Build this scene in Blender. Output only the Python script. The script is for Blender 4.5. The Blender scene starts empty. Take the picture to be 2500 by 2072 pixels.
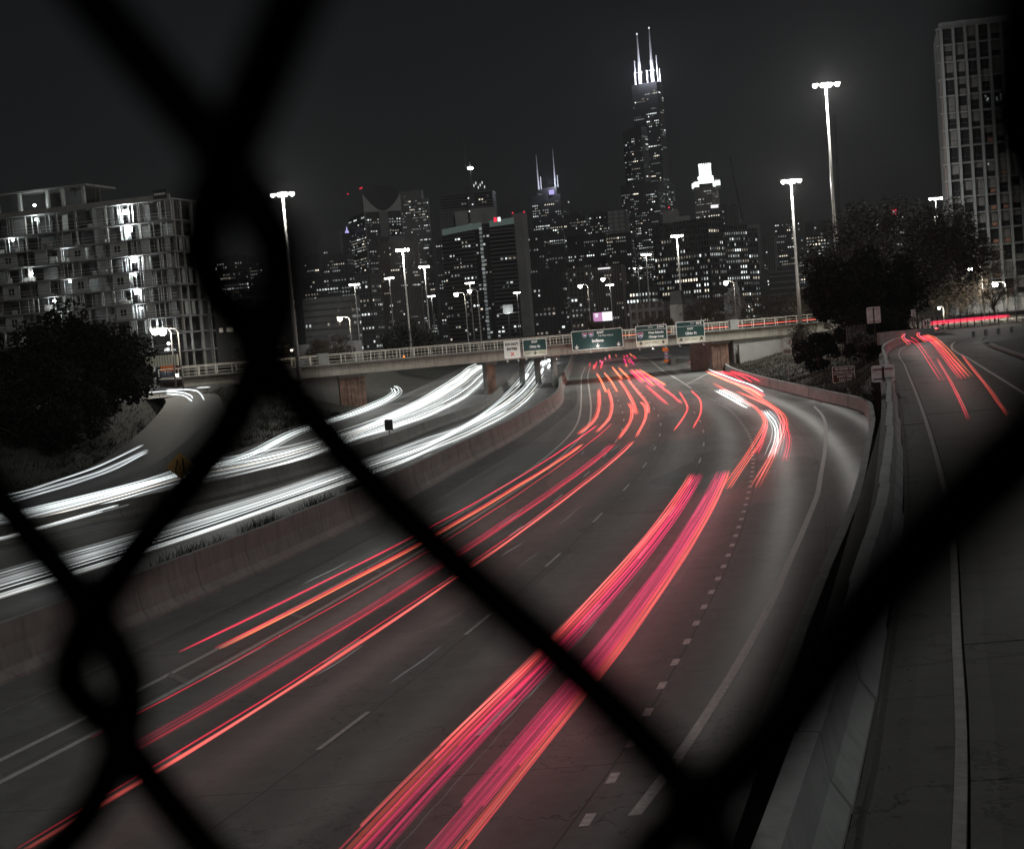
import bpy, math, random
import numpy as np
from mathutils import Vector, Matrix

scene = bpy.context.scene
R = math.radians
# ------------------------------------------------------------------ camera
CAM_H = 9.5
cam_d = bpy.data.cameras.new("camera")
cam_d.sensor_width = 36.0
cam_d.lens = 3470.0 / 2500.0 * 36.0
cam_d.clip_start = 0.005
cam_d.clip_end = 9000.0
cam_d.dof.use_dof = True
cam_d.dof.focus_distance = 160.0
cam_d.dof.aperture_fstop = 14.0
cam = bpy.data.objects.new("camera", cam_d)
scene.collection.objects.link(cam)
PITCH, ROLL = R(3.7), R(4.6)
fw = Vector((0, math.cos(PITCH), -math.sin(PITCH)))
r0 = Vector((1, 0, 0)); u0 = Vector((0, math.sin(PITCH), math.cos(PITCH)))
rt = r0 * math.cos(ROLL) - u0 * math.sin(ROLL)
up = r0 * math.sin(ROLL) + u0 * math.cos(ROLL)
M3 = Matrix((rt, up, -fw)).transposed()
cam.matrix_world = Matrix.Translation((0, 0, CAM_H)) @ M3.to_4x4()
scene.camera = cam
# ------------------------------------------------------------------ night sky and moonlight
world = bpy.data.worlds.new("World"); scene.world = world; world.use_nodes = True
nt = world.node_tree; nt.nodes.clear()
wo = nt.nodes.new("ShaderNodeOutputWorld"); bg = nt.nodes.new("ShaderNodeBackground")
sky = nt.nodes.new("ShaderNodeTexSky"); sky.sky_type = 'NISHITA'; sky.sun_disc = False
sky.sun_elevation = R(48); sky.sun_rotation = R(152); sky.air_density = 1.0; sky.dust_density = 3.0
hs = nt.nodes.new("ShaderNodeHueSaturation"); hs.inputs['Saturation'].default_value = 0.42
nt.links.new(sky.outputs[0], hs.inputs['Color'])
nt.links.new(hs.outputs[0], bg.inputs[0]); bg.inputs[1].default_value = SKY_STRENGTH = 0.0014
nt.links.new(bg.outputs[0], wo.inputs[0])
sun_d = bpy.data.lights.new("moon", 'SUN'); sun_d.energy = 0.5; sun_d.angle = R(14); sun_d.color = (1.0, 0.97, 0.92)
sun = bpy.data.objects.new("moon", sun_d); scene.collection.objects.link(sun)
az, el = R(152), R(48)
sd = Vector((math.sin(az) * math.cos(el), math.cos(az) * math.cos(el), math.sin(el)))
sun.rotation_euler = (-sd).to_track_quat('-Z', 'Y').to_euler()
scene.view_settings.view_transform = 'Standard'; scene.view_settings.look = 'None'
scene.view_settings.exposure = 0.0; scene.view_settings.gamma = 1.0
scene.render.film_transparent = False
cy = scene.cycles
cy.use_denoising = True
cy.max_bounces = 4; cy.diffuse_bounces = 2; cy.glossy_bounces = 2; cy.transmission_bounces = 2; cy.transparent_max_bounces = 64
cy.caustics_reflective = False; cy.caustics_refractive = False
cy.sample_clamp_indirect = 2.0
cy.use_light_tree = True

# ------------------------------------------------------------------ helpers
rng = np.random.default_rng(7); random.seed(7)
COL = scene.collection
class MB:
    """collects geometry; build() links it as one mesh object"""
    def __init__(s): s.v = []; s.f = []; s.c = []
    def add(s, vs, fs, col=None):
        o = len(s.v); s.v += [tuple(v) for v in vs]; s.f += [tuple(i + o for i in f) for f in fs]
        if col is not None: s.c += [col] * len(vs)
        return s
    def box(s, c, d, rz=0.0, col=None):
        x, y, z = d[0] / 2, d[1] / 2, d[2] / 2
        ca, sa = math.cos(rz), math.sin(rz)
        vs = []
        for dz in (-z, z):
            for dx, dy in ((-x, -y), (x, -y), (x, y), (-x, y)):
                vs.append((c[0] + dx * ca - dy * sa, c[1] + dx * sa + dy * ca, c[2] + dz))
        return s.add(vs, [(3, 2, 1, 0), (4, 5, 6, 7), (0, 1, 5, 4), (1, 2, 6, 5), (2, 3, 7, 6), (3, 0, 4, 7)], col)
    def quad(s, a, b, c, d, col=None): return s.add([a, b, c, d], [(0, 1, 2, 3)], col)
    def tube(s, pts, rad, n=6, cols=None, cap=True):
        pts = [Vector(p) for p in pts]; m = len(pts)
        if not hasattr(rad, '__len__'): rad = [rad] * m
        o = len(s.v); up_ = Vector((0, 0, 1))
        prev = None
        for i, p in enumerate(pts):
            t = (pts[min(i + 1, m - 1)] - pts[max(i - 1, 0)]).normalized()
            ref = prev if prev is not None else (up_ if abs(t.z) < .9 else Vector((1, 0, 0)))
            a = t.cross(ref); a = a.normalized() if a.length > 1e-6 else Vector((1, 0, 0))
            b = a.cross(t).normalized(); prev = b
            for k in range(n):
                an = 2 * math.pi * k / n
                s.v.append(tuple(p + (a * math.cos(an) + b * math.sin(an)) * rad[i]))
                if cols is not None: s.c.append(cols[i])
        for i in range(m - 1):
            for k in range(n):
                k2 = (k + 1) % n
                s.f.append((o + i * n + k, o + i * n + k2, o + (i + 1) * n + k2, o + (i + 1) * n + k))
        if cap:
            s.f.append(tuple(o + k for k in range(n))[::-1]); s.f.append(tuple(o + (m - 1) * n + k for k in range(n)))
        return s
    def mesh(s, name):
        me = bpy.data.meshes.new(name); me.from_pydata(s.v, [], s.f)
        if s.c and len(s.c) == len(s.v):
            at = me.color_attributes.new("glow", 'FLOAT_COLOR', 'POINT')
            at.data.foreach_set("color", np.array([(c[0], c[1], c[2], 1.0) for c in s.c], dtype=np.float32).ravel())
        me.update(); return me
    def build(s, name, mat, parent=None, smooth=False, kind=None):
        return obj(name, s.mesh(name), mat, parent, smooth, kind)
def obj(name, me, mat, parent=None, smooth=False, kind=None):
    if mat is not None and not me.materials: me.materials.append(mat)
    if smooth: me.polygons.foreach_set("use_smooth", [True] * len(me.polygons))
    o = bpy.data.objects.new(name, me); COL.objects.link(o)
    if parent is not None: o.parent = parent
    if kind: o["kind"] = kind
    return o
def tag(o, label, cat, group=None):
    o["label"] = label; o["category"] = cat
    if group: o["group"] = group
    return o
def thing(name, label, cat, loc=(0, 0, 0), rz=0.0, group=None):
    o = bpy.data.objects.new(name, None); COL.objects.link(o); o.location = loc; o.rotation_euler = (0, 0, rz)
    o.empty_display_size = .2
    return tag(o, label, cat, group)
def structure(o): o["kind"] = "structure"; return o
def copy_tree(o, parent=None):
    c = o.copy(); COL.objects.link(c); c.parent = parent
    for ch in o.children: copy_tree(ch, c)
    return c
def spl(knots):
    """smooth x(y) through (x, y) knots sorted by y (monotone Hermite)"""
    K = sorted([(k[1], k[0]) for k in knots]); ys = np.array([k[0] for k in K], float); xs = np.array([k[1] for k in K], float)
    dl = np.diff(xs) / np.diff(ys); m = np.zeros(len(ys)); m[1:-1] = (dl[:-1] + dl[1:]) / 2; m[0] = dl[0]; m[-1] = dl[-1]
    def f(y):
        if y <= ys[0]: return xs[0] + m[0] * (y - ys[0])
        if y >= ys[-1]: return xs[-1] + m[-1] * (y - ys[-1])
        i = int(np.searchsorted(ys, y) - 1); i = max(0, min(i, len(ys) - 2)); h = ys[i + 1] - ys[i]; t = (y - ys[i]) / h
        return float((2 * t**3 - 3 * t**2 + 1) * xs[i] + (t**3 - 2 * t**2 + t) * h * m[i] + (-2 * t**3 + 3 * t**2) * xs[i + 1] + (t**3 - t**2) * h * m[i + 1])
    return f
def catmull(P, n=8):
    P = [np.array(p, float) for p in P]
    if len(P) < 3: return [tuple(P[0] + (P[-1] - P[0]) * k / n) for k in range(n + 1)]
    Q = [2 * P[0] - P[1]] + P + [2 * P[-1] - P[-2]]; out = []
    for i in range(1, len(Q) - 2):
        a, b, c, d = Q[i - 1:i + 3]
        for k in range(n):
            t = k / n
            out.append(tuple(.5 * (2 * b + (c - a) * t + (2 * a - 5 * b + 4 * c - d) * t * t + (3 * b - a - 3 * c + d) * t**3)))
    out.append(tuple(P[-1])); return out

# ------------------------------------------------------------------ materials
MAT = {}
def nmat(name):
    m = bpy.data.materials.new(name); m.use_nodes = True; t = m.node_tree; b = t.nodes["Principled BSDF"]
    MAT[name] = m; return m, t, b
def N(t, typ, **kw):
    n = t.nodes.new(typ)
    for k, v in kw.items(): setattr(n, k, v)
    return n
def mathn(t, op, a, b=None, c=None):
    n = t.nodes.new("ShaderNodeMath"); n.operation = op
    for i, v in enumerate((a, b, c)):
        if v is None: continue
        if isinstance(v, (int, float)): n.inputs[i].default_value = v
        else: t.links.new(v, n.inputs[i])
    return n.outputs[0]
def mixc(t, fac, a, b, typ='MIX'):
    n = t.nodes.new("ShaderNodeMix"); n.data_type = 'RGBA'; n.blend_type = typ
    for s, v in ((n.inputs[0], fac), (n.inputs[6], a), (n.inputs[7], b)):
        if isinstance(v, (int, float)): s.default_value = v
        elif isinstance(v, tuple): s.default_value = (v[0], v[1], v[2], 1)
        else: t.links.new(v, s)
    return n.outputs[2]
def noise(t, vec, scale, detail=4.0, rough=.6):
    n = N(t, "ShaderNodeTexNoise"); n.inputs['Scale'].default_value = scale; n.inputs['Detail'].default_value = detail; n.inputs['Roughness'].default_value = rough
    if vec is not None: t.links.new(vec, n.inputs['Vector'])
    return n.outputs[0]
def ramp(t, v, lo, hi):
    n = N(t, "ShaderNodeMapRange"); n.inputs[1].default_value = lo; n.inputs[2].default_value = hi; n.clamp = True
    t.links.new(v, n.inputs[0]); return n.outputs[0]
def bump(t, b, h, st=.3, dist=.02):
    n = N(t, "ShaderNodeBump"); n.inputs['Strength'].default_value = st; n.inputs['Distance'].default_value = dist
    t.links.new(h, n.inputs['Height']); t.links.new(n.outputs[0], b.inputs['Normal'])
def simple(name, col, rough=.6, metal=0.0, var=.25, scale=3.0, bmp=.15):
    """base colour broken by two noises"""
    m, t, b = nmat(name); g = N(t, "ShaderNodeTexCoord").outputs['Object']
    n1 = noise(t, g, scale); n2 = noise(t, g, scale * 9, 3)
    f = mathn(t, 'ADD', mathn(t, 'MULTIPLY', n1, .7), mathn(t, 'MULTIPLY', n2, .3))
    f = ramp(t, f, .3, .7)
    c = mixc(t, f, tuple(v * (1 - var) for v in col), tuple(min(1, v * (1 + var)) for v in col))
    t.links.new(c, b.inputs['Base Color']); b.inputs['Roughness'].default_value = rough; b.inputs['Metallic'].default_value = metal
    if bmp: bump(t, b, n2, bmp, .02)
    return m
def wallmat(name, col, streak=.5):
    """poured concrete: blotches and vertical rain streaks"""
    m, t, b = nmat(name); g = N(t, "ShaderNodeTexCoord").outputs['Object']
    mp = N(t, "ShaderNodeMapping"); mp.inputs['Scale'].default_value = (3.0, 3.0, .25); t.links.new(g, mp.inputs[0])
    st = ramp(t, noise(t, mp.outputs[0], 1.2, 5), .48, .75); bl = ramp(t, noise(t, g, .6, 6), .3, .7); fine = noise(t, g, 14, 3)
    c = mixc(t, bl, tuple(v * .75 for v in col), tuple(v * 1.15 for v in col))
    c = mixc(t, mathn(t, 'MULTIPLY', st, streak), c, tuple(v * .35 for v in col))
    c = mixc(t, mathn(t, 'MULTIPLY', fine, .3), c, tuple(v * .6 for v in col))
    t.links.new(c, b.inputs['Base Color']); b.inputs['Roughness'].default_value = .85; bump(t, b, fine, .25, .02)
    return m
def roadmat(name, col, lane=3.65, off=0.0, patch=.5):
    """concrete carriageway, UV = (metres along, metres across)"""
    m, t, b = nmat(name); uv = N(t, "ShaderNodeUVMap").outputs[0]
    sp = N(t, "ShaderNodeSeparateXYZ"); t.links.new(uv, sp.inputs[0]); u, v = sp.outputs[0], sp.outputs[1]
    g = N(t, "ShaderNodeTexCoord").outputs['Object']
    ln = mathn(t, 'DIVIDE', mathn(t, 'ADD', v, off), lane); fr = mathn(t, 'FRACT', ln)
    # polished oil band down the middle of each lane
    band = mathn(t, 'POWER', mathn(t, 'SINE', mathn(t, 'MULTIPLY', fr, math.pi)), 3.0)
    mp = N(t, "ShaderNodeMapping"); mp.inputs['Scale'].default_value = (.05, .9, 1); t.links.new(uv, mp.inputs[0])
    long_ = noise(t, mp.outputs[0], 1.6, 5, .6)
    mp2 = N(t, "ShaderNodeMapping"); mp2.inputs['Scale'].default_value = (2.2, .12, 1); t.links.new(uv, mp2.inputs[0])
    trans = noise(t, mp2.outputs[0], 1.5, 4, .6)
    bl = ramp(t, noise(t, g, .12, 6), .3, .7); fine = noise(t, g, 22, 3, .7)
    c = mixc(t, bl, tuple(x * .7 for x in col), tuple(x * 1.2 for x in col))
    c = mixc(t, mathn(t, 'MULTIPLY', mathn(t, 'MULTIPLY', band, ramp(t, long_, .25, .65)), .8), c, tuple(x * .38 for x in col))
    c = mixc(t, mathn(t, 'MULTIPLY', ramp(t, long_, .5, .8), .4), c, tuple(x * 1.5 for x in col))
    c = mixc(t, mathn(t, 'MULTIPLY', ramp(t, trans, .5, .75), .3 * patch), c, tuple(x * .5 for x in col))
    c = mixc(t, mathn(t, 'MULTIPLY', ramp(t, fine, .35, .75), .45), c, tuple(x * 1.6 for x in col))
    mid = noise(t, g, 1.3, 6, .72); c = mixc(t, mathn(t, 'MULTIPLY', ramp(t, mid, .48, .72), .5), c, tuple(x * .45 for x in col)); c = mixc(t, mathn(t, 'MULTIPLY', ramp(t, mid, .5, .28), .3), c, tuple(x * 1.5 for x in col))
    # longitudinal joint at each lane edge, cracked transverse joints
    e = mathn(t, 'LESS_THAN', mathn(t, 'ABSOLUTE', mathn(t, 'SUBTRACT', mathn(t, 'ADD', fr, mathn(t, 'MULTIPLY', noise(t, g, .7, 3), .012)), .03)), .006)
    e2 = mathn(t, 'LESS_THAN', mathn(t, 'FRACT', mathn(t, 'DIVIDE', mathn(t, 'ADD', u, mathn(t, 'MULTIPLY', noise(t, g, .5, 4), .5)), 15.3)), .0035)
    c = mixc(t, mathn(t, 'MULTIPLY', mathn(t, 'MAXIMUM', e, e2), .75), c, tuple(x * .15 for x in col))
    # wandering sealed cracks and squarish repair patches
    ck = mathn(t, 'LESS_THAN', mathn(t, 'ABSOLUTE', mathn(t, 'SUBTRACT', noise(t, g, .22, 7, .6), .5)), .004); ck2 = ramp(t, noise(t, g, .05, 2), .42, .52)
    c = mixc(t, mathn(t, 'MULTIPLY', mathn(t, 'MULTIPLY', ck, ck2), .7), c, tuple(x * .2 for x in col))
    vo = N(t, "ShaderNodeTexVoronoi"); vo.distance = 'CHEBYCHEV'; vo.inputs['Scale'].default_value = 1.0; mp3 = N(t, "ShaderNodeMapping"); mp3.inputs['Scale'].default_value = (.06, .27, 1); t.links.new(uv, mp3.inputs[0]); t.links.new(mp3.outputs[0], vo.inputs['Vector'])
    c = mixc(t, .42, c, mixc(t, ramp(t, vo.outputs['Color'], .1, .9), tuple(x * .55 for x in col), tuple(x * 1.35 for x in col)))
    t.links.new(c, b.inputs['Base Color'])
    b.inputs['Roughness'].default_value = .62; t.links.new(mathn(t, 'SUBTRACT', .88, mathn(t, 'MULTIPLY', band, .25)), b.inputs['Roughness']); b.inputs['Specular IOR Level'].default_value = .22
    bump(t, b, fine, .35, .012)
    return m
def glowmat(name, sample=True, k=1.0):
    m = bpy.data.materials.new(name); m.use_nodes = True; t = m.node_tree; t.nodes.clear()
    o = N(t, "ShaderNodeOutputMaterial"); e = N(t, "ShaderNodeEmission"); a = N(t, "ShaderNodeAttribute"); a.attribute_name = "glow"
    t.links.new(a.outputs[0], e.inputs[0]); e.inputs[1].default_value = k
    if sample:                                                     # pure light: adds to what lies behind it
        ad = N(t, "ShaderNodeAddShader"); tr = N(t, "ShaderNodeBsdfTransparent"); t.links.new(e.outputs[0], ad.inputs[0]); t.links.new(tr.outputs[0], ad.inputs[1]); t.links.new(ad.outputs[0], o.inputs[0])
    else: t.links.new(e.outputs[0], o.inputs[0])
    m.cycles.emission_sampling = 'AUTO' if sample else 'NONE'
    MAT[name] = m; return m
def emit(name, col, k, sample=False):
    m = bpy.data.materials.new(name); m.use_nodes = True; t = m.node_tree; t.nodes.clear()
    o = N(t, "ShaderNodeOutputMaterial"); e = N(t, "ShaderNodeEmission"); e.inputs[0].default_value = (*col, 1); e.inputs[1].default_value = k
    t.links.new(e.outputs[0], o.inputs[0]); m.cycles.emission_sampling = 'AUTO' if sample else 'NONE'; MAT[name] = m; return m
roadmat('road', (.172, .178, .172)); roadmat('road_old', (.12, .122, .122), off=1.2); roadmat('ramp_slab', (.085, .086, .086), lane=5.2, patch=1.9)
wallmat('concrete', (.23, .24, .228), .65); wallmat('concrete_light', (.29, .315, .315), .5); wallmat('concrete_dark', (.15, .145, .135)); wallmat('girder', (.26, .245, .21), .7)
simple('dirt', (.03, .028, .024), .95, scale=.5, var=.5, bmp=.5); simple('grass_soil', (.018, .019, .013), .95, scale=.7, var=.55, bmp=.6)
simple('asphalt', (.032, .032, .034), .8, scale=2, var=.35); simple('paint', (.5, .5, .48), .8, var=.35, scale=6); simple('paint_worn', (.2, .2, .195), .75, var=.4, scale=5)
simple('galvanised', (.34, .34, .33), .5, .6, var=.2, scale=2); simple('rail_metal', (.5, .48, .42), .6, .0); simple('dark_metal', (.03, .03, .032), .5, .4)
simple('vinyl_wire', (.002, .002, .002), 1.0, var=.1, scale=40, bmp=0).node_tree.nodes['Principled BSDF'].inputs['Specular IOR Level'].default_value = .02
simple('rust', (.13, .075, .055), .85, var=.7, scale=1.1); simple('sign_green', (.012, .05, .047), .45, var=.12); simple('sign_white', (.62, .62, .58), .45, var=.1)
simple('sign_cream', (.5, .5, .4), .45, var=.1); simple('sign_brown', (.10, .035, .02), .45, var=.15); simple('sign_orange', (.75, .16, .02), .45); simple('sign_yellow', (.38, .23, .07), .5)
simple('sign_blue', (.03, .06, .25), .45); simple('sign_red', (.6, .02, .03), .45); simple('letter_white', (.8, .8, .8), .4, var=.05, bmp=0); simple('letter_black', (.008, .008, .008), .5, bmp=0)
simple('letter_red', (.55, .02, .02), .5, bmp=0); simple('sign_back', (.62, .65, .65), .6, .0, var=.35, scale=2); simple('bark', (.04, .032, .024), .95, var=.4, scale=6, bmp=.6)
simple('leaf_dark', (.012, .013, .009), .85, var=.5, scale=1.2, bmp=0); simple('leaf_brown', (.05, .04, .03), .9, var=.45, scale=.8, bmp=0); simple('leaf_mid', (.02, .018, .014), .9, var=.5, scale=1, bmp=0)
simple('weed', (.02, .02, .014), .95, bmp=0); simple('brick', (.05, .033, .027), .9, var=.3, scale=1.5); simple('pale_wall', (.24, .24, .235), .85, var=.15, scale=.4)
simple('glass_dark', (.012, .013, .015), .12, var=.3, scale=.05, bmp=0); simple('plywood', (.2, .21, .205), .8, var=.15, scale=1.2); simple('slab', (.12, .12, .12), .85, var=.25, scale=.8)
simple('stud', (.55, .56, .56), .4, .5, var=.1); simple('interior', (.07, .07, .07), .9, var=.3, scale=.5); simple('panel_grey', (.33, .34, .345), .6, var=.12, scale=.5)
simple('frame_grey', (.14, .152, .157), .5, .1, var=.12, scale=.4); simple('blind', (.09, .09, .09), .8, var=.2, scale=.6); simple('ac_box', (.16, .07, .045), .7, var=.3)
for nm, c in dict(tower_black=(.022, .022, .025), tower_dark=(.06, .061, .065), tower_mid=(.15, .152, .156), tower_light=(.3, .305, .31), tower_warm=(.2, .18, .165), net=(.3, .31, .31)).items():
    simple(nm, c, .5, 0, var=.25, scale=.05, bmp=0)
for _n in ('leaf_dark', 'leaf_brown', 'leaf_mid', 'weed'): MAT[_n].node_tree.nodes['Principled BSDF'].inputs['Specular IOR Level'].default_value = .08
simple('mast_white', (.45, .45, .48), .5, bmp=0)
glowmat('trail', True, .43); glowmat('window_light', False)
emit('lamp_lens', (1.0, .98, .92), 25.0); emit('lamp_warm', (1.0, .9, .7), 10.0); emit('red_beacon', (1, .04, .08), 1.2); emit('crown_light', (.9, 1, .95), 2.2)
emit('green_light', (.6, .8, .72), .1); emit('purple_light', (.55, .5, 1), 1.0); emit('work_light', (.95, 1, 1), 30.0); emit('screen_white', (1, .97, 1), 1.2); emit('screen_pink', (.62, .3, .55), .9)
emit('amber_light', (1, .25, .03), 3.0)
def lamp(name, loc, power, col=(1, .96, .88), rad=.25, parent=None, spot=None):
    d = bpy.data.lights.new(name, 'SPOT' if spot else 'POINT'); d.energy = power; d.color = col; d.shadow_soft_size = rad
    if spot: d.spot_size = R(spot); d.spot_blend = .6
    o = bpy.data.objects.new(name, d); COL.objects.link(o); o.location = loc
    if parent is not None: o.parent = parent
    return o
_fc = {}
def letters(txt, size, mat, parent, name='lettering', loc=(0, 0, 0), align='CENTER', sx=1.0, depth=.01, bold=0.0):
    """text standing in the x-z plane, facing -y"""
    cu = bpy.data.curves.new("txt", 'FONT'); cu.body = txt; cu.size = size; cu.align_x = align; cu.align_y = 'CENTER'; cu.extrude = depth; cu.offset = bold; cu.resolution_u = 3
    to = bpy.data.objects.new("txt", cu); COL.objects.link(to)
    me = bpy.data.meshes.new_from_object(to); bpy.data.objects.remove(to); bpy.data.curves.remove(cu)
    n = len(me.vertices); co = np.zeros(n * 3); me.vertices.foreach_get("co", co); co = co.reshape(-1, 3)
    new = np.stack([co[:, 0] * sx + loc[0], loc[1] - co[:, 2], co[:, 1] + loc[2]], 1); me.vertices.foreach_set("co", new.ravel()); me.materials.clear(); me.update()
    return obj(name, me, MAT[mat], parent)
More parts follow.
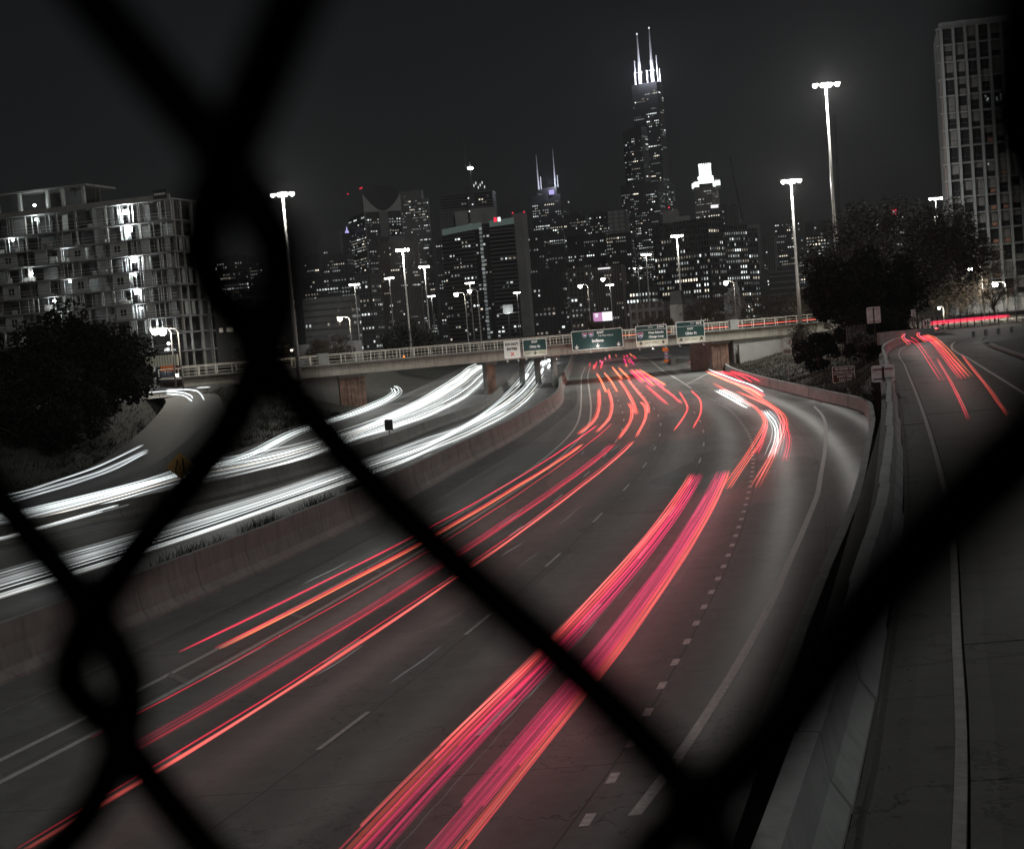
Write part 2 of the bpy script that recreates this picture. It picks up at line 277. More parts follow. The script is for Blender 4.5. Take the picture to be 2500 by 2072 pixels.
# ------------------------------------------------------------------ surveyed coordinates (metres)
TR = {
't1':[(-10.43, 42.07, 0.8), (-7.4, 53.18, 0.8), (-5.94, 58.69, 0.8), (-4.08, 65.75, 0.8), (3.85, 104.4, 0.8), (5.54, 113.72, 0.8), (7.34, 124.16, 0.8)],
't2':[(-9.22, 42.23, 0.8), (-5.89, 53.61, 0.8), (-3.62, 63.11, 0.8), (-0.29, 78.61, 0.8), (3.65, 97.65, 0.8), (5.13, 105.15, 0.8)],
't3':[(-9.84, 35.08, 0.8), (-8.55, 39.73, 0.8), (-6.64, 47.07, 0.8), (-5.07, 53.22, 0.8), (-3.29, 60.73, 0.8), (2.27, 86.86, 0.8), (4.9, 102.02, 0.8), (8.83, 125.29, 0.8)],
't4':[(-9.16, 31.33, 0.8), (-7.86, 36.18, 0.8), (-6.08, 44.17, 0.8), (-4.56, 49.56, 0.8), (-2.61, 56.43, 0.8), (-0.35, 66.71, 0.8), (1.92, 76.57, 0.8), (4.1, 87.21, 0.8), (7.15, 103.08, 0.8)],
't5':[(-9.22, 26.21, 0.8), (-8.48, 29.04, 0.8), (-6.99, 33.9, 0.8), (-5.63, 39.0, 0.8), (-4.18, 44.7, 0.8), (-2.04, 53.16, 0.8), (0.08, 61.32, 0.8), (1.69, 69.58, 0.8), (4.73, 83.07, 0.8), (8.75, 104.19, 0.8)],
't6':[(-3.1, 23.13, 0.9), (-3.06, 23.84, 0.9), (-1.97, 28.72, 0.9), (0.26, 36.52, 0.9), (1.1, 39.75, 0.9), (4.22, 51.36, 0.9), (9.9, 77.9, 0.9)],
't7':[(-2.19, 21.73, 0.9), (-1.75, 23.54, 0.9), (-0.62, 27.68, 0.9), (0.9, 32.96, 0.9), (1.23, 34.65, 0.9), (5.88, 53.98, 0.9), (11.48, 78.43, 0.9)],
't6b':[(-1.92, 29.09, 1.0), (0.04, 35.95, 1.0), (0.74, 39.15, 1.0), (2.91, 47.45, 1.0), (4.91, 54.88, 1.0), (7.17, 64.57, 1.0)],
't8a':[(5.4, 115.53, 0.8), (7.64, 131.06, 0.8), (9.65, 154.37, 0.8), (12.19, 193.24, 0.8)],
't8b':[(6.95, 116.32, 0.8), (9.25, 133.45, 0.8), (11.32, 158.12, 0.8), (13.44, 193.21, 0.8)],
't9a':[(7.96, 107.19, 0.8), (10.45, 125.28, 0.8), (12.08, 141.96, 0.8), (12.84, 154.02, 0.8)],
't9b':[(9.38, 107.91, 0.8), (12.23, 129.42, 0.8), (13.71, 145.07, 0.8), (14.24, 154.98, 0.8)],
't10a':[(11.9, 134.54, 0.8), (13.58, 157.75, 0.8), (15.34, 186.89, 0.8), (17.17, 220.24, 0.8)],
't10b':[(13.12, 135.27, 0.8), (14.63, 152.72, 0.8), (16.58, 186.79, 0.8), (18.54, 220.34, 0.8)],
't11a':[(12.47, 183.19, 0.8), (14.23, 217.22, 0.8), (16.15, 258.9, 0.8)],
't11b':[(13.85, 182.78, 0.8), (15.79, 220.14, 0.8), (17.54, 259.68, 0.8)],
't12a':[(17.78, 222.2, 0.8), (21.42, 291.42, 0.8)],
't12b':[(18.98, 222.77, 0.8), (22.1, 283.04, 0.8)],
't13a':[(19.12, 202.9, 0.8), (22.41, 260.09, 0.8)],
't13b':[(18.12, 178.18, 1.2), (21.98, 246.31, 1.2)],
't13c':[(16.11, 145.7, 0.8), (18.76, 195.13, 0.8)],
't13d':[(17.61, 146.29, 0.8), (19.05, 170.56, 0.8), (20.55, 199.63, 0.8)],
't13e':[(19.38, 177.93, 1.2), (20.64, 206.2, 1.2), (22.37, 245.11, 1.2)],
't14a':[(12.68, 111.36, 0.8), (15.5, 127.21, 0.8), (17.62, 141.86, 0.8), (20.33, 170.21, 0.8)],
't14b':[(14.27, 112.03, 0.8), (17.25, 129.38, 0.8), (20.04, 150.18, 0.8), (21.77, 170.4, 0.8)],
't15a':[(10.35, 71.13, 0.8), (13.48, 83.86, 0.8), (17.02, 98.84, 0.8), (20.11, 112.87, 0.8), (22.12, 127.09, 0.8), (23.14, 138.79, 0.8), (26.43, 183.53, 0.8)],
't15b':[(10.61, 70.94, 0.8), (13.71, 83.66, 0.8), (16.83, 96.35, 0.8), (19.95, 111.24, 0.8), (22.11, 125.91, 0.8)],
't15c':[(11.9, 71.34, 0.8), (15.78, 86.8, 0.8), (19.29, 102.09, 0.8), (22.03, 116.16, 0.8), (24.0, 131.85, 0.8), (25.61, 159.98, 0.8)],
't15d':[(11.99, 70.6, 0.8), (16.1, 87.56, 0.8), (20.05, 104.31, 0.8), (22.77, 119.31, 0.8), (24.98, 140.21, 0.8), (28.64, 179.61, 0.8)],
't15e':[(15.59, 81.99, 0.8), (18.57, 95.81, 0.8), (22.02, 115.17, 0.8)],
't15f':[(14.97, 87.56, 0.8), (17.36, 98.47, 0.8), (19.61, 109.87, 0.8)],
't15g':[(29.83, 180.06, 0.8), (32.05, 203.15, 0.8), (32.54, 224.98, 0.8)],
't15h':[(30.62, 179.29, 0.8), (32.78, 201.21, 0.8), (33.34, 222.6, 0.8)],
't15i':[(31.68, 179.51, 0.8), (33.49, 199.3, 0.8), (34.46, 220.96, 0.8)],
't15j':[(26.03, 146.38, 0.8), (27.51, 162.36, 0.8), (28.6, 182.88, 0.8), (31.04, 221.0, 0.8)],
'w15a':[(22.1, 132.75, 0.7), (22.88, 144.29, 0.7), (24.33, 166.95, 0.7)],
'w15b':[(23.15, 142.31, 0.7), (24.21, 155.41, 0.7), (24.84, 168.07, 0.7)],
'w15c':[(14.79, 82.87, 1.0), (17.38, 94.43, 1.0), (19.4, 105.36, 1.0), (21.8, 122.72, 1.0)],
'w15d':[(15.16, 83.02, 1.0), (17.79, 95.31, 1.0), (20.29, 109.45, 1.0), (21.84, 121.53, 1.0)],
't16a':[(17.79, 291.08, 0.8), (21.58, 342.54, 0.8)],
't16b':[(18.78, 287.9, 0.8), (23.17, 345.02, 0.8)],
't16c':[(25.05, 298.55, 0.8), (29.35, 357.11, 0.8)],
't16d':[(26.21, 294.39, 0.8), (30.27, 352.93, 0.8)],
't17a':[(35.79, 279.29, 0.8), (40.33, 298.74, 0.8), (43.0, 307.82, 0.8)],
't17b':[(37.01, 278.72, 0.8), (41.48, 297.04, 0.8)],
'r1a':[(16.7, 55.06, 6.3), (29.37, 101.97, 6.3), (33.0, 117.42, 6.3)],
'r1b':[(16.92, 55.28, 6.3), (30.27, 104.46, 6.3), (35.36, 124.39, 6.3)],
'r2a':[(17.58, 55.17, 6.3), (30.95, 103.3, 6.3), (36.08, 123.6, 6.3)],
'r2b':[(16.68, 51.93, 6.5), (29.92, 99.24, 6.5), (34.43, 117.24, 6.5)],
'r3a':[(11.81, 36.81, 6.3), (15.66, 50.2, 6.3), (22.81, 75.63, 6.3)],
'r3b':[(12.9, 37.02, 6.3), (16.57, 49.44, 6.3), (24.62, 77.14, 6.3)],
'r4a':[(28.79, 101.54, 6.35), (32.47, 115.89, 6.35), (36.01, 128.86, 6.35), (41.25, 144.72, 6.35), (44.51, 146.09, 6.35)],
'r4b':[(30.84, 104.15, 6.35), (35.49, 122.34, 6.35), (39.61, 136.26, 6.35), (44.14, 149.7, 6.35), (45.47, 149.67, 6.35)],
'r5a':[(48.78, 164.33, 6.5), (54.69, 168.48, 6.5), (62.18, 175.15, 6.5)],
'r5b':[(50.85, 170.99, 6.6), (57.15, 176.02, 6.6), (62.83, 177.4, 6.6)],
'l1':[(-32.15, 123.59, 2.3), (-32.74, 111.81, 1.6), (-34.93, 103.04, 1.0), (-36.24, 99.46, 0.9), (-36.99, 97.44, 0.9)],
'l2':[(-30.33, 117.78, 2.2), (-31.82, 108.52, 1.4), (-34.41, 101.43, 0.9), (-35.47, 97.25, 0.8), (-36.42, 95.87, 0.8)],
'l3':[(-30.04, 116.59, 2.1), (-31.3, 108.55, 1.3), (-33.68, 100.72, 0.8), (-34.93, 95.7, 0.7), (-35.87, 94.37, 0.7)],
's1':[(-42.35, 156.84, 6.1), (-38.79, 156.34, 6.1), (-36.07, 156.71, 6.1)],
's2':[(-36.97, 153.94, 6.1), (-34.08, 148.58, 6.0), (-33.28, 148.8, 5.6), (-33.97, 152.75, 5.1)],
's3':[(-35.54, 147.87, 6.0), (-32.77, 143.34, 5.8), (-33.18, 148.76, 5.0)],
's4':[(-39.05, 162.68, 6.1), (-34.11, 152.79, 6.1), (-32.57, 149.74, 5.8), (-31.53, 146.98, 5.1)],
's5':[(-35.34, 161.23, 6.1), (-33.57, 160.45, 6.1)],
'b1':[(-29.63, 307.58, 0.7), (-27.14, 306.11, 0.7), (-21.26, 264.5, 0.7), (-19.67, 238.18, 0.7), (-19.6, 218.68, 0.7), (-20.81, 183.41, 0.7), (-22.81, 164.03, 0.7), (-23.57, 148.38, 0.7), (-23.26, 123.76, 0.7), (-25.73, 110.07, 0.7), (-27.62, 101.79, 0.7), (-30.48, 90.85, 0.7), (-32.05, 87.61, 0.7), (-33.04, 85.58, 0.7)],
'b2':[(-27.55, 291.39, 0.7), (-25.24, 293.96, 0.7), (-19.86, 249.55, 0.7), (-18.69, 212.8, 0.7), (-20.01, 179.25, 0.7), (-22.23, 159.74, 0.7), (-23.03, 144.86, 0.7), (-22.8, 121.22, 0.7), (-25.33, 108.32, 0.7), (-27.26, 100.4, 0.7), (-30.03, 89.47, 0.7), (-31.54, 86.15, 0.7), (-32.58, 84.35, 0.7)],
}
EDGES = {
'ex_up':[(-24.35, 60.77), (-23.55, 63.67), (-20.39, 72.32), (-17.95, 81.43), (-14.98, 92.4), (-10.98, 111.1), (-8.05, 127.43), (-3.72, 151.22), (-0.21, 217.84), (3.8, 325.54), (7.59, 444.31)],
'ex_lo':[(-21.38, 53.07), (-20.62, 55.44), (-18.36, 62.48), (-15.81, 71.25), (-13.29, 81.36), (-9.05, 98.42), (-7.01, 109.26), (-3.5, 127.47), (0.91, 161.86), (4.52, 213.55), (6.88, 259.06)],
'ob_up':[(-34.35, 86.74), (-32.08, 87.67), (-27.94, 102.96), (-26.03, 119.31), (-20.67, 129.44), (-17.75, 147.5), (-15.02, 173.19), (-13.23, 217.78), (-11.54, 324.88), (-10.97, 400.15), (-8.61, 466.16)],
'ob_lo':[(-28.76, 72.22), (-27.47, 74.71), (-23.86, 89.86), (-21.24, 95.72), (-17.51, 108.83), (-14.78, 130.48), (-11.83, 144.68), (-8.92, 164.72), (-5.97, 204.94), (-4.58, 256.91), (-4.12, 305.05)],
}
BL = {
'hole_office':(-252.7, 1440.0, 8.0, 34.7, 4.5, 108.2),
'hole_ribbed':(-262.8, 1600.0, 30.0, 20.2, 15.9, 116.9),
'white_low':(-112.4, 672.0, 8.0, 24.2, 3.2, 32.2),
'white_upper':(-121.6, 704.0, 8.0, 10.5, 30.0, 37.8),
'slant_roof':(-223.7, 2040.0, 8.0, 31.5, 9.6, 149.6),
'purple_crown':(-221.2, 2130.0, 25.0, 9.2, 6.9, 175.8),
'wave_tower':(-190.2, 2085.0, 68.0, 82.6, 59.1, 234.3),
'rib_tower':(-102.9, 2055.0, 10.0, 31.3, 9.4, 222.7),
'rib_step':(-94.5, 2052.0, 10.0, 16.0, 7.7, 210.2),
'oct_tower':(-101.4, 1440.0, 45.0, 29.2, 24.7, 112.9),
'core_tower':(-1.9, 1980.0, 8.0, 72.8, 29.4, 206.0),
'core_net':(0.5, 1975.5, 8.0, 77.7, 9.7, 184.0),
'green_tower':(13.8, 1120.0, 25.0, 64.0, 15.2, 93.7),
'antenna_tower':(101.7, 2190.0, 20.0, 47.1, 43.4, 214.1),
'antenna_top':(96.8, 2193.0, 20.0, 33.3, 22.7, 225.4),
'mid_lit':(125.8, 2010.0, 20.0, 32.0, 19.1, 167.8),
'mid_dark':(156.6, 2004.0, 20.0, 26.5, 5.4, 166.6),
'mid_panel':(181.2, 2001.0, 12.0, 25.8, 41.0, 166.8),
'dark_long':(133.2, 1760.0, 14.0, 48.6, 9.4, 122.0),
'dark_long2':(160.6, 1728.0, 14.0, 29.3, 30.7, 118.5),
'res_left':(41.4, 960.0, 15.0, 21.1, 11.7, 47.3),
'res_mid':(55.5, 896.0, 15.0, 13.1, 8.8, 46.6),
'rib_brown':(84.4, 992.0, 12.0, 21.6, 21.4, 49.9),
'glass_office':(132.3, 896.0, 42.0, 42.5, 17.7, 71.0),
'glass_step1':(149.5, 944.0, 60.0, 3.3, 19.8, 69.3),
'glass_step2':(170.5, 976.0, 60.0, 1.6, 8.4, 66.9),
'roof_mech1':(142.0, 1120.0, 15.0, 11.5, 12.9, 94.6),
'roof_mech2':(148.9, 1104.0, 15.0, 10.8, 7.5, 88.1),
'crown_tower':(346.2, 2280.0, 25.0, 28.2, 39.7, 215.4),
'lit_sign_block':(310.1, 1920.0, 10.0, 22.0, 30.0, 156.9),
'vert_block':(330.4, 1950.0, 25.0, 14.2, 20.5, 156.6),
'far_slab':(356.0, 1935.0, 10.0, 17.8, 30.0, 128.1),
'right_a':(308.7, 1600.0, 15.0, 12.8, 44.7, 93.5),
'right_b':(392.4, 1840.0, 12.0, 34.5, 30.0, 125.5),
'right_c':(333.5, 1440.0, 12.0, 22.9, 30.0, 96.3),
'right_low':(160.7, 768.0, 12.0, 16.2, 30.0, 30.9),
'sign_block':(395.6, 1440.0, 10.0, 13.5, 30.0, 103.8),
'sign_block2':(422.3, 1472.0, 10.0, 16.8, 30.0, 106.8),
'band_block':(-87.9, 832.0, 15.0, 30.2, 13.8, 38.5),
'mid_left_a':(-221.4, 1760.0, 20.0, 19.6, 15.0, 124.0),
'mid_left_b':(-169.8, 1600.0, 18.0, 29.6, 19.3, 111.1),
'mid_left_c':(-129.7, 1280.0, 15.0, 49.5, 32.4, 73.8),
'brick_right':(-101.4, 1120.0, 25.0, 14.3, 15.4, 64.3),
'house_row':(-44.1, 360.0, 6.0, 8.8, 30.0, 10.6),
'house_row2':(-36.9, 350.0, 10.0, 8.4, 6.3, 10.6),
'lit_block':(80.2, 768.0, 15.0, 13.6, 22.1, 29.8),
'brick_shop':(38.2, 340.0, 12.0, 7.9, 17.8, 13.9),
'mansard':(41.6, 330.0, 15.0, 3.0, 5.8, 12.8),
'church':(63.4, 380.0, 15.0, 4.4, 12.4, 14.1),
'flat_long':(93.6, 672.0, 8.0, 14.0, 30.0, 18.5),
'tower_b1':(26.1, 1312.0, 25.0, 10.8, 5.6, 106.4),
'tower_b2':(-61.1, 1600.0, 25.0, 8.9, 9.6, 117.5),
'back_far1':(46.1, 1440.0, 20.0, 16.3, 20.3, 107.6),
'back_far2':(57.7, 1280.0, 20.0, 13.3, 15.1, 77.3),
}
MASTS = [('m1', 53.2, 225.2, 44.0), ('m2', 50.1, 241.3, 31.0), ('m3', -29.2, 199.3, 31.0), ('m4', -21.6, 324.6, 30.0), ('m5', 44.6, 355.6, 30.0), ('m6', 45.4, 440.7, 30.0), ('m7', 52.8, 546.7, 30.0), ('m8', -21.3, 406.4, 30.0), ('m9', -35.6, 459.4, 30.0), ('m10', -42.4, 415.2, 27.0), ('m11', -28.9, 589.1, 27.0), ('m12', 6.9, 640.9, 27.0), ('m13', 95.5, 310.4, 31.0), ('m14', 115.5, 376.5, 31.0), ('m15', -10.3, 476.4, 27.0), ('m16', 42.8, 562.7, 25.0)]
COBRAS = [('c1', -9.5, 300.0, 18.5), ('c2', -7.3, 330.0, 19.9), ('c3', -30.3, 265.0, 14.7), ('c4', 18.3, 330.0, 19.0), ('c5', 25.8, 360.0, 21.1), ('c6', 47.2, 300.0, 16.4), ('c7', 70.8, 215.0, 13.7), ('c8', 77.8, 225.0, 11.1), ('c9', -40.3, 165.0, 13.1), ('c10', -33.3, 222.0, 9.5), ('c11', 57.0, 330.0, 11.1), ('c12', 61.1, 200.0, 8.1), ('c13', 69.1, 260.0, 11.1), ('c14', 75.0, 260.0, 11.4), ('c15', -39.7, 166.0, 13.0)]
# ------------------------------------------------------------------ plan of the expressway (metres, camera above the origin)
A = spl([(-16.5, 0), (-9.5, 20), (-5, 34), (-1.4, 47.4), (1.5, 59.4), (4.05, 71), (6.1, 81), (8.3, 92.5), (10, 102.6), (11.5, 112.8), (12.8, 122.8), (13.85, 132.5), (14.7, 142), (15.4, 152), (16.1, 163), (17.4, 185.6), (19.3, 221), (21.9, 268), (28, 358), (32, 420), (40, 540)])
W = spl([(-27, 10), (-19, 35), (-12.9, 57.7), (-10.9, 66), (-7.3, 84), (-3.8, 105), (-.7, 123.4), (2.9, 150), (5.8, 176), (8.2, 225), (11, 270), (16, 358), (20, 430), (27, 540)])
W2 = spl([(-40, 50), (-30.5, 75), (-23.8, 89.8), (-21.6, 94), (-17.1, 106), (-11.3, 130.8), (-9.1, 145.4), (-4.7, 172), (-.65, 241), (2, 300), (8, 430), (14, 540)])
OL = spl([(-50, 50), (-40, 80), (-37.5, 95), (-34.5, 110), (-29.5, 128), (-25.8, 160), (-22.9, 202), (-19.5, 236), (-17.5, 300), (-14, 430), (-10, 540)])
EB = spl([(-1.3, 8), (8.7, 42.2), (11.2, 50.2), (15.6, 64.8), (20.3, 81.7), (28.2, 111), (31.2, 125), (32, 144), (33.2, 186), (36.8, 238), (41, 265), (52, 300), (60, 330), (62, 540)])
E_ = spl([(1, 25), (2.8, 29.8), (4.6, 35.1), (6.1, 39.8), (8.0, 46.1), (10.2, 53.9), (13.2, 64.6), (15.4, 72.7), (17.2, 80.1), (20.1, 92), (23.3, 105.7), (25.4, 115.1), (27.6, 126.4), (29.2, 136.5)])
D_ = spl([(.8, 26.8), (1.5, 29.3), (3.4, 36.8), (4.7, 41.7), (5.9, 46.6), (7.1, 51.5), (8.2, 56.2), (9.8, 63.4), (11.8, 72.9), (14.5, 86.8), (17, 101.2), (18.1, 108.5), (19.4, 118.7), (20.8, 131.2), (22.1, 145.4), (24.1, 184.4), (26.5, 221.6), (29.2, 268.2), (35.3, 357.8), (37, 404)])
def slope(f, y): return (f(y + .5) - f(y - .5))
def offx(f, y, o): return f(y) + o * math.sqrt(1 + slope(f, y) ** 2)
RAMP = spl([(-.1, 3), (1.15, 7), (2.1, 10), (2.8, 12.1), (4.0, 16), (6.4, 23.8), (9.0, 33), (13.7, 50.3), (22.8, 84.7), (30.1, 112), (36.9, 131), (44, 146)])
RZ = 5.6
LT = spl([(-95, 30), (-62, 60), (-47, 95), (-43, 120), (-40, 145), (-37, 165), (-35, 205), (-32, 260), (-30, 540)])
RT = spl([(RAMP(y) - .5, y) for y in (5, 60, 100, 120)] + [(36.5, 131), (45, 160), (52, 200), (58, 250), (66, 300), (72, 540)])
ys_near = list(np.arange(6, 140, 2.0)) + list(np.arange(140, 541, 5.0))
def strip(name, f1, f2, z, mat, ys, ref=A, nx=6, z2=None):
    v, f, uv = [], [], []
    for y in ys:
        x1, x2 = f1(y), f2(y); c = 1 / math.sqrt(1 + slope(ref, y) ** 2)
        for k in range(nx + 1):
            q = k / nx; x = x1 + (x2 - x1) * q; zz = z if z2 is None else z + (z2 - z) * q
            v.append((x, y, zz)); uv.append((y, (x - ref(y)) * c))
    n = nx + 1
    for i in range(len(ys) - 1):
        for k in range(nx): f.append((i * n + k, i * n + k + 1, (i + 1) * n + k + 1, (i + 1) * n + k))
    me = bpy.data.meshes.new(name); me.from_pydata(v, [], f); l = me.uv_layers.new(name="UVMap")
    for lp in me.loops: l.data[lp.index].uv = uv[lp.vertex_index]
    return structure(obj(name, me, MAT[mat]))
gm = MB(); gm.quad((-120, 2, -.06), (140, 2, -.06), (140, 545, -.06), (-120, 545, -.06)); structure(gm.build('ground', MAT['dirt']))
road = strip('inbound_road', W, EB, 0, 'road', ys_near, nx=14)
xroad = strip('express_road', W2, W, 0.0, 'road_old', ys_near, nx=8)
oroad = strip('outbound_road', OL, W2, 0.0, 'road_old', ys_near, nx=10)
# ---- embankments and street-level terrain
def loft(name, mat, ys, fa, za, fb, zb, nx=10, rough=.35, seed=1):
    r = np.random.default_rng(seed); m = MB(); n = nx + 1
    for y in ys:
        for k in range(n):
            q = k / nx; s = q * q * .8 + q * .2
            j = rough * (r.random() - .5) if 0 < k < nx else 0
            a_, b_ = fa(y), fb(y)
            m.v.append((a_ + (b_ - a_) * q, y, za(y) + (zb(y) - za(y)) * s + j))
    for i in range(len(ys) - 1):
        for k in range(nx): m.f.append((i * n + k, i * n + k + 1, (i + 1) * n + k + 1, (i + 1) * n + k))
    return structure(m.build(name, MAT[mat], smooth=True))
TZ = 5.5
ysl = list(np.arange(30, 545, 4.0))
bank_l = loft('left_embankment', 'grass_soil', ysl, lambda y: OL(y), lambda y: -.02, lambda y: LT(y), lambda y: TZ, seed=3)
sst = lambda y, a, b: max(0., min(1., (y - a) / (b - a)))
bank_r = loft('right_embankment', 'grass_soil', list(np.arange(6, 545, 3.0)), lambda y: EB(y) + .3, lambda y: .05 + .7 * sst(y, 100, 125), lambda y: RT(y), lambda y: .3 + (TZ - .3) * sst(y, 88, 126), seed=4)
tm = MB(); yy = list(np.arange(30, 546, 6.0))
for y in yy: tm.v += [(-4000, y, TZ), (LT(y), y, TZ)]
for i in range(len(yy) - 1): tm.f.append((2 * i, 2 * i + 1, 2 * i + 3, 2 * i + 2))
structure(tm.build('left_terrace', MAT['dirt']))
tm = MB(); yy = list(np.arange(6, 546, 6.0))
for y in yy: tm.v += [(RT(y), y, TZ), (4000, y, TZ)]
for i in range(len(yy) - 1): tm.f.append((2 * i, 2 * i + 1, 2 * i + 3, 2 * i + 2))
structure(tm.build('right_terrace', MAT['dirt']))
tm = MB(); tm.quad((-4000, 540, TZ), (4000, 540, TZ), (4000, 5200, TZ), (-4000, 5200, TZ)); tm.quad((-40, 540.2, -.1), (75, 540.2, -.1), (75, 540.2, TZ), (-40, 540.2, TZ)); structure(tm.build('city_ground', MAT['dirt']))
# ---- barrier walls, panel by panel
def prof_strip(m, f, y0, y1, prof, z0=0.0, step=2.0):
    ys = [y0 + (y1 - y0) * i / max(1, int((y1 - y0) / step)) for i in range(max(1, int((y1 - y0) / step)) + 1)]
    n = len(prof); o = len(m.v)
    for y in ys:
        c = math.sqrt(1 + slope(f, y) ** 2); t = slope(f, y) / c
        for a_, b_ in prof: m.v.append((f(y) + a_ / c, y - a_ * t, z0 + b_))
    for i in range(len(ys) - 1):
        for k in range(n - 1): m.f.append((o + i * n + k, o + i * n + k + 1, o + (i + 1) * n + k + 1, o + (i + 1) * n + k))
    m.f.append(tuple(o + k for k in range(n))[::-1]); m.f.append(tuple(o + (len(ys) - 1) * n + k for k in range(n)))
def barrier(name, label, f, y0, y1, prof, plen, mat, far=None, z0=0.0, gap=.035, part='wall_panel'):
    root = thing(name, label, 'wall', (0, 0, 0))
    y = y0; k = 0
    while y < y1:
        L = plen / math.sqrt(1 + slope(f, y) ** 2)
        m = MB(); j = ((k * 37) % 7 - 3) * .006
        prof_strip(m, f, y, min(y1, y + L - gap), [(a_ + j, b_) for a_, b_ in prof], z0); m.build(part, MAT[mat], root)
        y += L; k += 1
    if far:
        m = MB(); prof_strip(m, f, y1 + gap, far, prof, z0, 5.0); m.build('far_wall_run', MAT[mat], root)
    return root
PW = [(.5, 0), (.48, .1), (.28, .38), (.16, 1.0), (.13, 1.75), (-.13, 1.75), (-.2, .9), (-.5, .1), (-.5, 0)]
barrier('median_wall', 'tall stained concrete wall between the white streaks and the red streaks', W, 16, 165, PW, 4.7, 'concrete', 535)
PJ = [(.34, 0), (.33, .08), (.16, .34), (.1, 1.05), (-.1, 1.05), (-.16, .34), (-.33, .08), (-.34, 0)]
barrier('express_wall', 'low concrete barrier dividing the two bands of white streaks', W2, 60, 200, PJ, 6.0, 'concrete_dark', 535)
PE = [(.2, 0), (.17, 1.1), (-.17, 1.1), (-.26, .3), (-.3, 0)]
barrier('shoulder_wall', 'low curving concrete wall along the right-hand shoulder below the grass bank', EB, 20, 215, PE, 6.5, 'concrete_light', 262)
PR = [(.5, 0), (.5, .07), (.36, .27), (.3, .66), (.12, .66), (.12, 0)]
barrier('ramp_barrier', 'sloped-face concrete barrier along the left edge of the raised ramp', lambda y: RAMP(y) - .5, 5, 131, PR, 3.1, 'concrete_light', None, RZ - .02, part='barrier_segment')
m = MB(); f_ = lambda y: RAMP(y) - .5
prof_strip(m, f_, 5, 131, [(.11, 0), (.11, RZ + .03), (-.1, RZ + .03), (-.1, 0)], 0, 4.0)
tag(m.build('retaining_wall', MAT['concrete_dark']), 'dark retaining wall holding up the raised ramp above the shoulder', 'wall')
# ---- lane paint (each dash is a piece of the carriageway)
def paint(f, y0, y1, w, mat, name, parent, z=.006, o=0.0, step=1.5):
    m = MB(); n = max(1, int((y1 - y0) / step)); k0 = len(m.v)
    for i in range(n + 1):
        y = y0 + (y1 - y0) * i / n; c = math.sqrt(1 + slope(f, y) ** 2); x = f(y) + o * c
        m.v += [(x - w / 2 * c, y, z), (x + w / 2 * c, y, z)]
    for i in range(n): m.f.append((2 * i, 2 * i + 1, 2 * i + 3, 2 * i + 2))
    return m.build(name, MAT[mat], parent)
for o, ph, ye in ((0.0, 33.9, 330), (3.62, 34.0, 330), (-3.5, 31.5, 330)):
    y = ph - 12.2
    while y < ye:
        paint(A, y, y + 3.1, .13, 'paint', 'lane_dash', road, o=o); y += 12.2 / math.sqrt(1 + slope(A, y) ** 2) + .0
y = 24.2
while y < 190: paint(D_, y, y + .68, .2, 'paint', 'lane_dot', road); y += 2.42 if y < 150 else 4.0
paint(D_, 192, 400, .25, 'paint', 'gore_line', road, step=5)
paint(E_, 27, 138, .25, 'paint', 'edge_line', road)
gl = spl([(25.6, 205), (28, 215), (33, 236), (39, 258), (46, 282), (56, 310)]); paint(gl, 205, 310, .25, 'paint', 'gore_line', road, step=4)
paint(A, 16, 330, .2, 'paint', 'carpool_line', road, o=-6.9); paint(A, 16, 330, .2, 'paint', 'carpool_line', road, o=-8.1)
for y in np.arange(24, 150, 8.6):
    xa, xb = offx(A, y, -6.95), offx(A, y + 1.2, -8.05)
    m = MB(); m.quad((xb, y + 1.2, .009), (xb, y + 1.75, .009), (xa, y + .5, .009), (xa, y, .009)); m.build('carpool_tick', MAT['paint_worn'], road)
paint(W, 20, 330, .13, 'paint_worn', 'edge_line', road, o=2.6)
paint(W2, 70, 330, .14, 'paint_worn', 'edge_line', xroad, o=2.2); paint(W2, 70, 330, .14, 'paint_worn', 'edge_line', oroad, o=-1.6)
for y in np.arange(66, 240, 12.2): paint(W, y, y + 3, .13, 'paint', 'lane_dash', xroad, o=-5.2)
for y in np.arange(80, 240, 12.2):
    paint(W2, y, y + 3, .13, 'paint', 'lane_dash', oroad, o=-5.3); paint(W2, y + 4, y + 7, .13, 'paint', 'lane_dash', oroad, o=-8.9)
# ---- the raised ramp: concrete slabs on a bed
rb = strip('ramp_road', lambda y: RAMP(y) - .5, lambda y: RAMP(y) + 7.6, RZ - .05, 'asphalt', list(np.arange(4, 146, 2.0)), ref=RAMP)
rr = np.random.default_rng(5)
def slab(x0, x1, y0, y1, z):
    m = MB(); g = .012; ys = [y0 + g, (y0 + y1) / 2, y1 - g]; v = []; uv = []
    for zz in (z - .04, z):
        for y in ys:
            for o in (x0 + g, x1 - g): v.append((RAMP(y) + o, y, zz)); uv.append((y, o))
    f = [(6, 7, 9, 8), (8, 9, 11, 10), (0, 6, 8, 2), (2, 8, 10, 4), (1, 3, 9, 7), (3, 5, 11, 9), (0, 1, 7, 6), (4, 10, 11, 5)]
    me = bpy.data.meshes.new('ramp_slab'); me.from_pydata(v, [], f); l = me.uv_layers.new(name="UVMap")
    for lp in me.loops: l.data[lp.index].uv = uv[lp.vertex_index]
    obj('ramp_slab', me, MAT['ramp_slab'], rb)
for x0, x1, ln, ph in ((.02, .93, 4.4, 0), (.93, 4.9, 4.1, 1.4), (4.9, 7.4, 4.4, .5)):
    y = 5.0 + ph
    while y < 128:
        L = ln * (.75 + .5 * rr.random()) if x0 > .5 else ln
        slab(x0, x1, y, min(y + L, 130), RZ + (rr.random() - .5) * .012); y += L
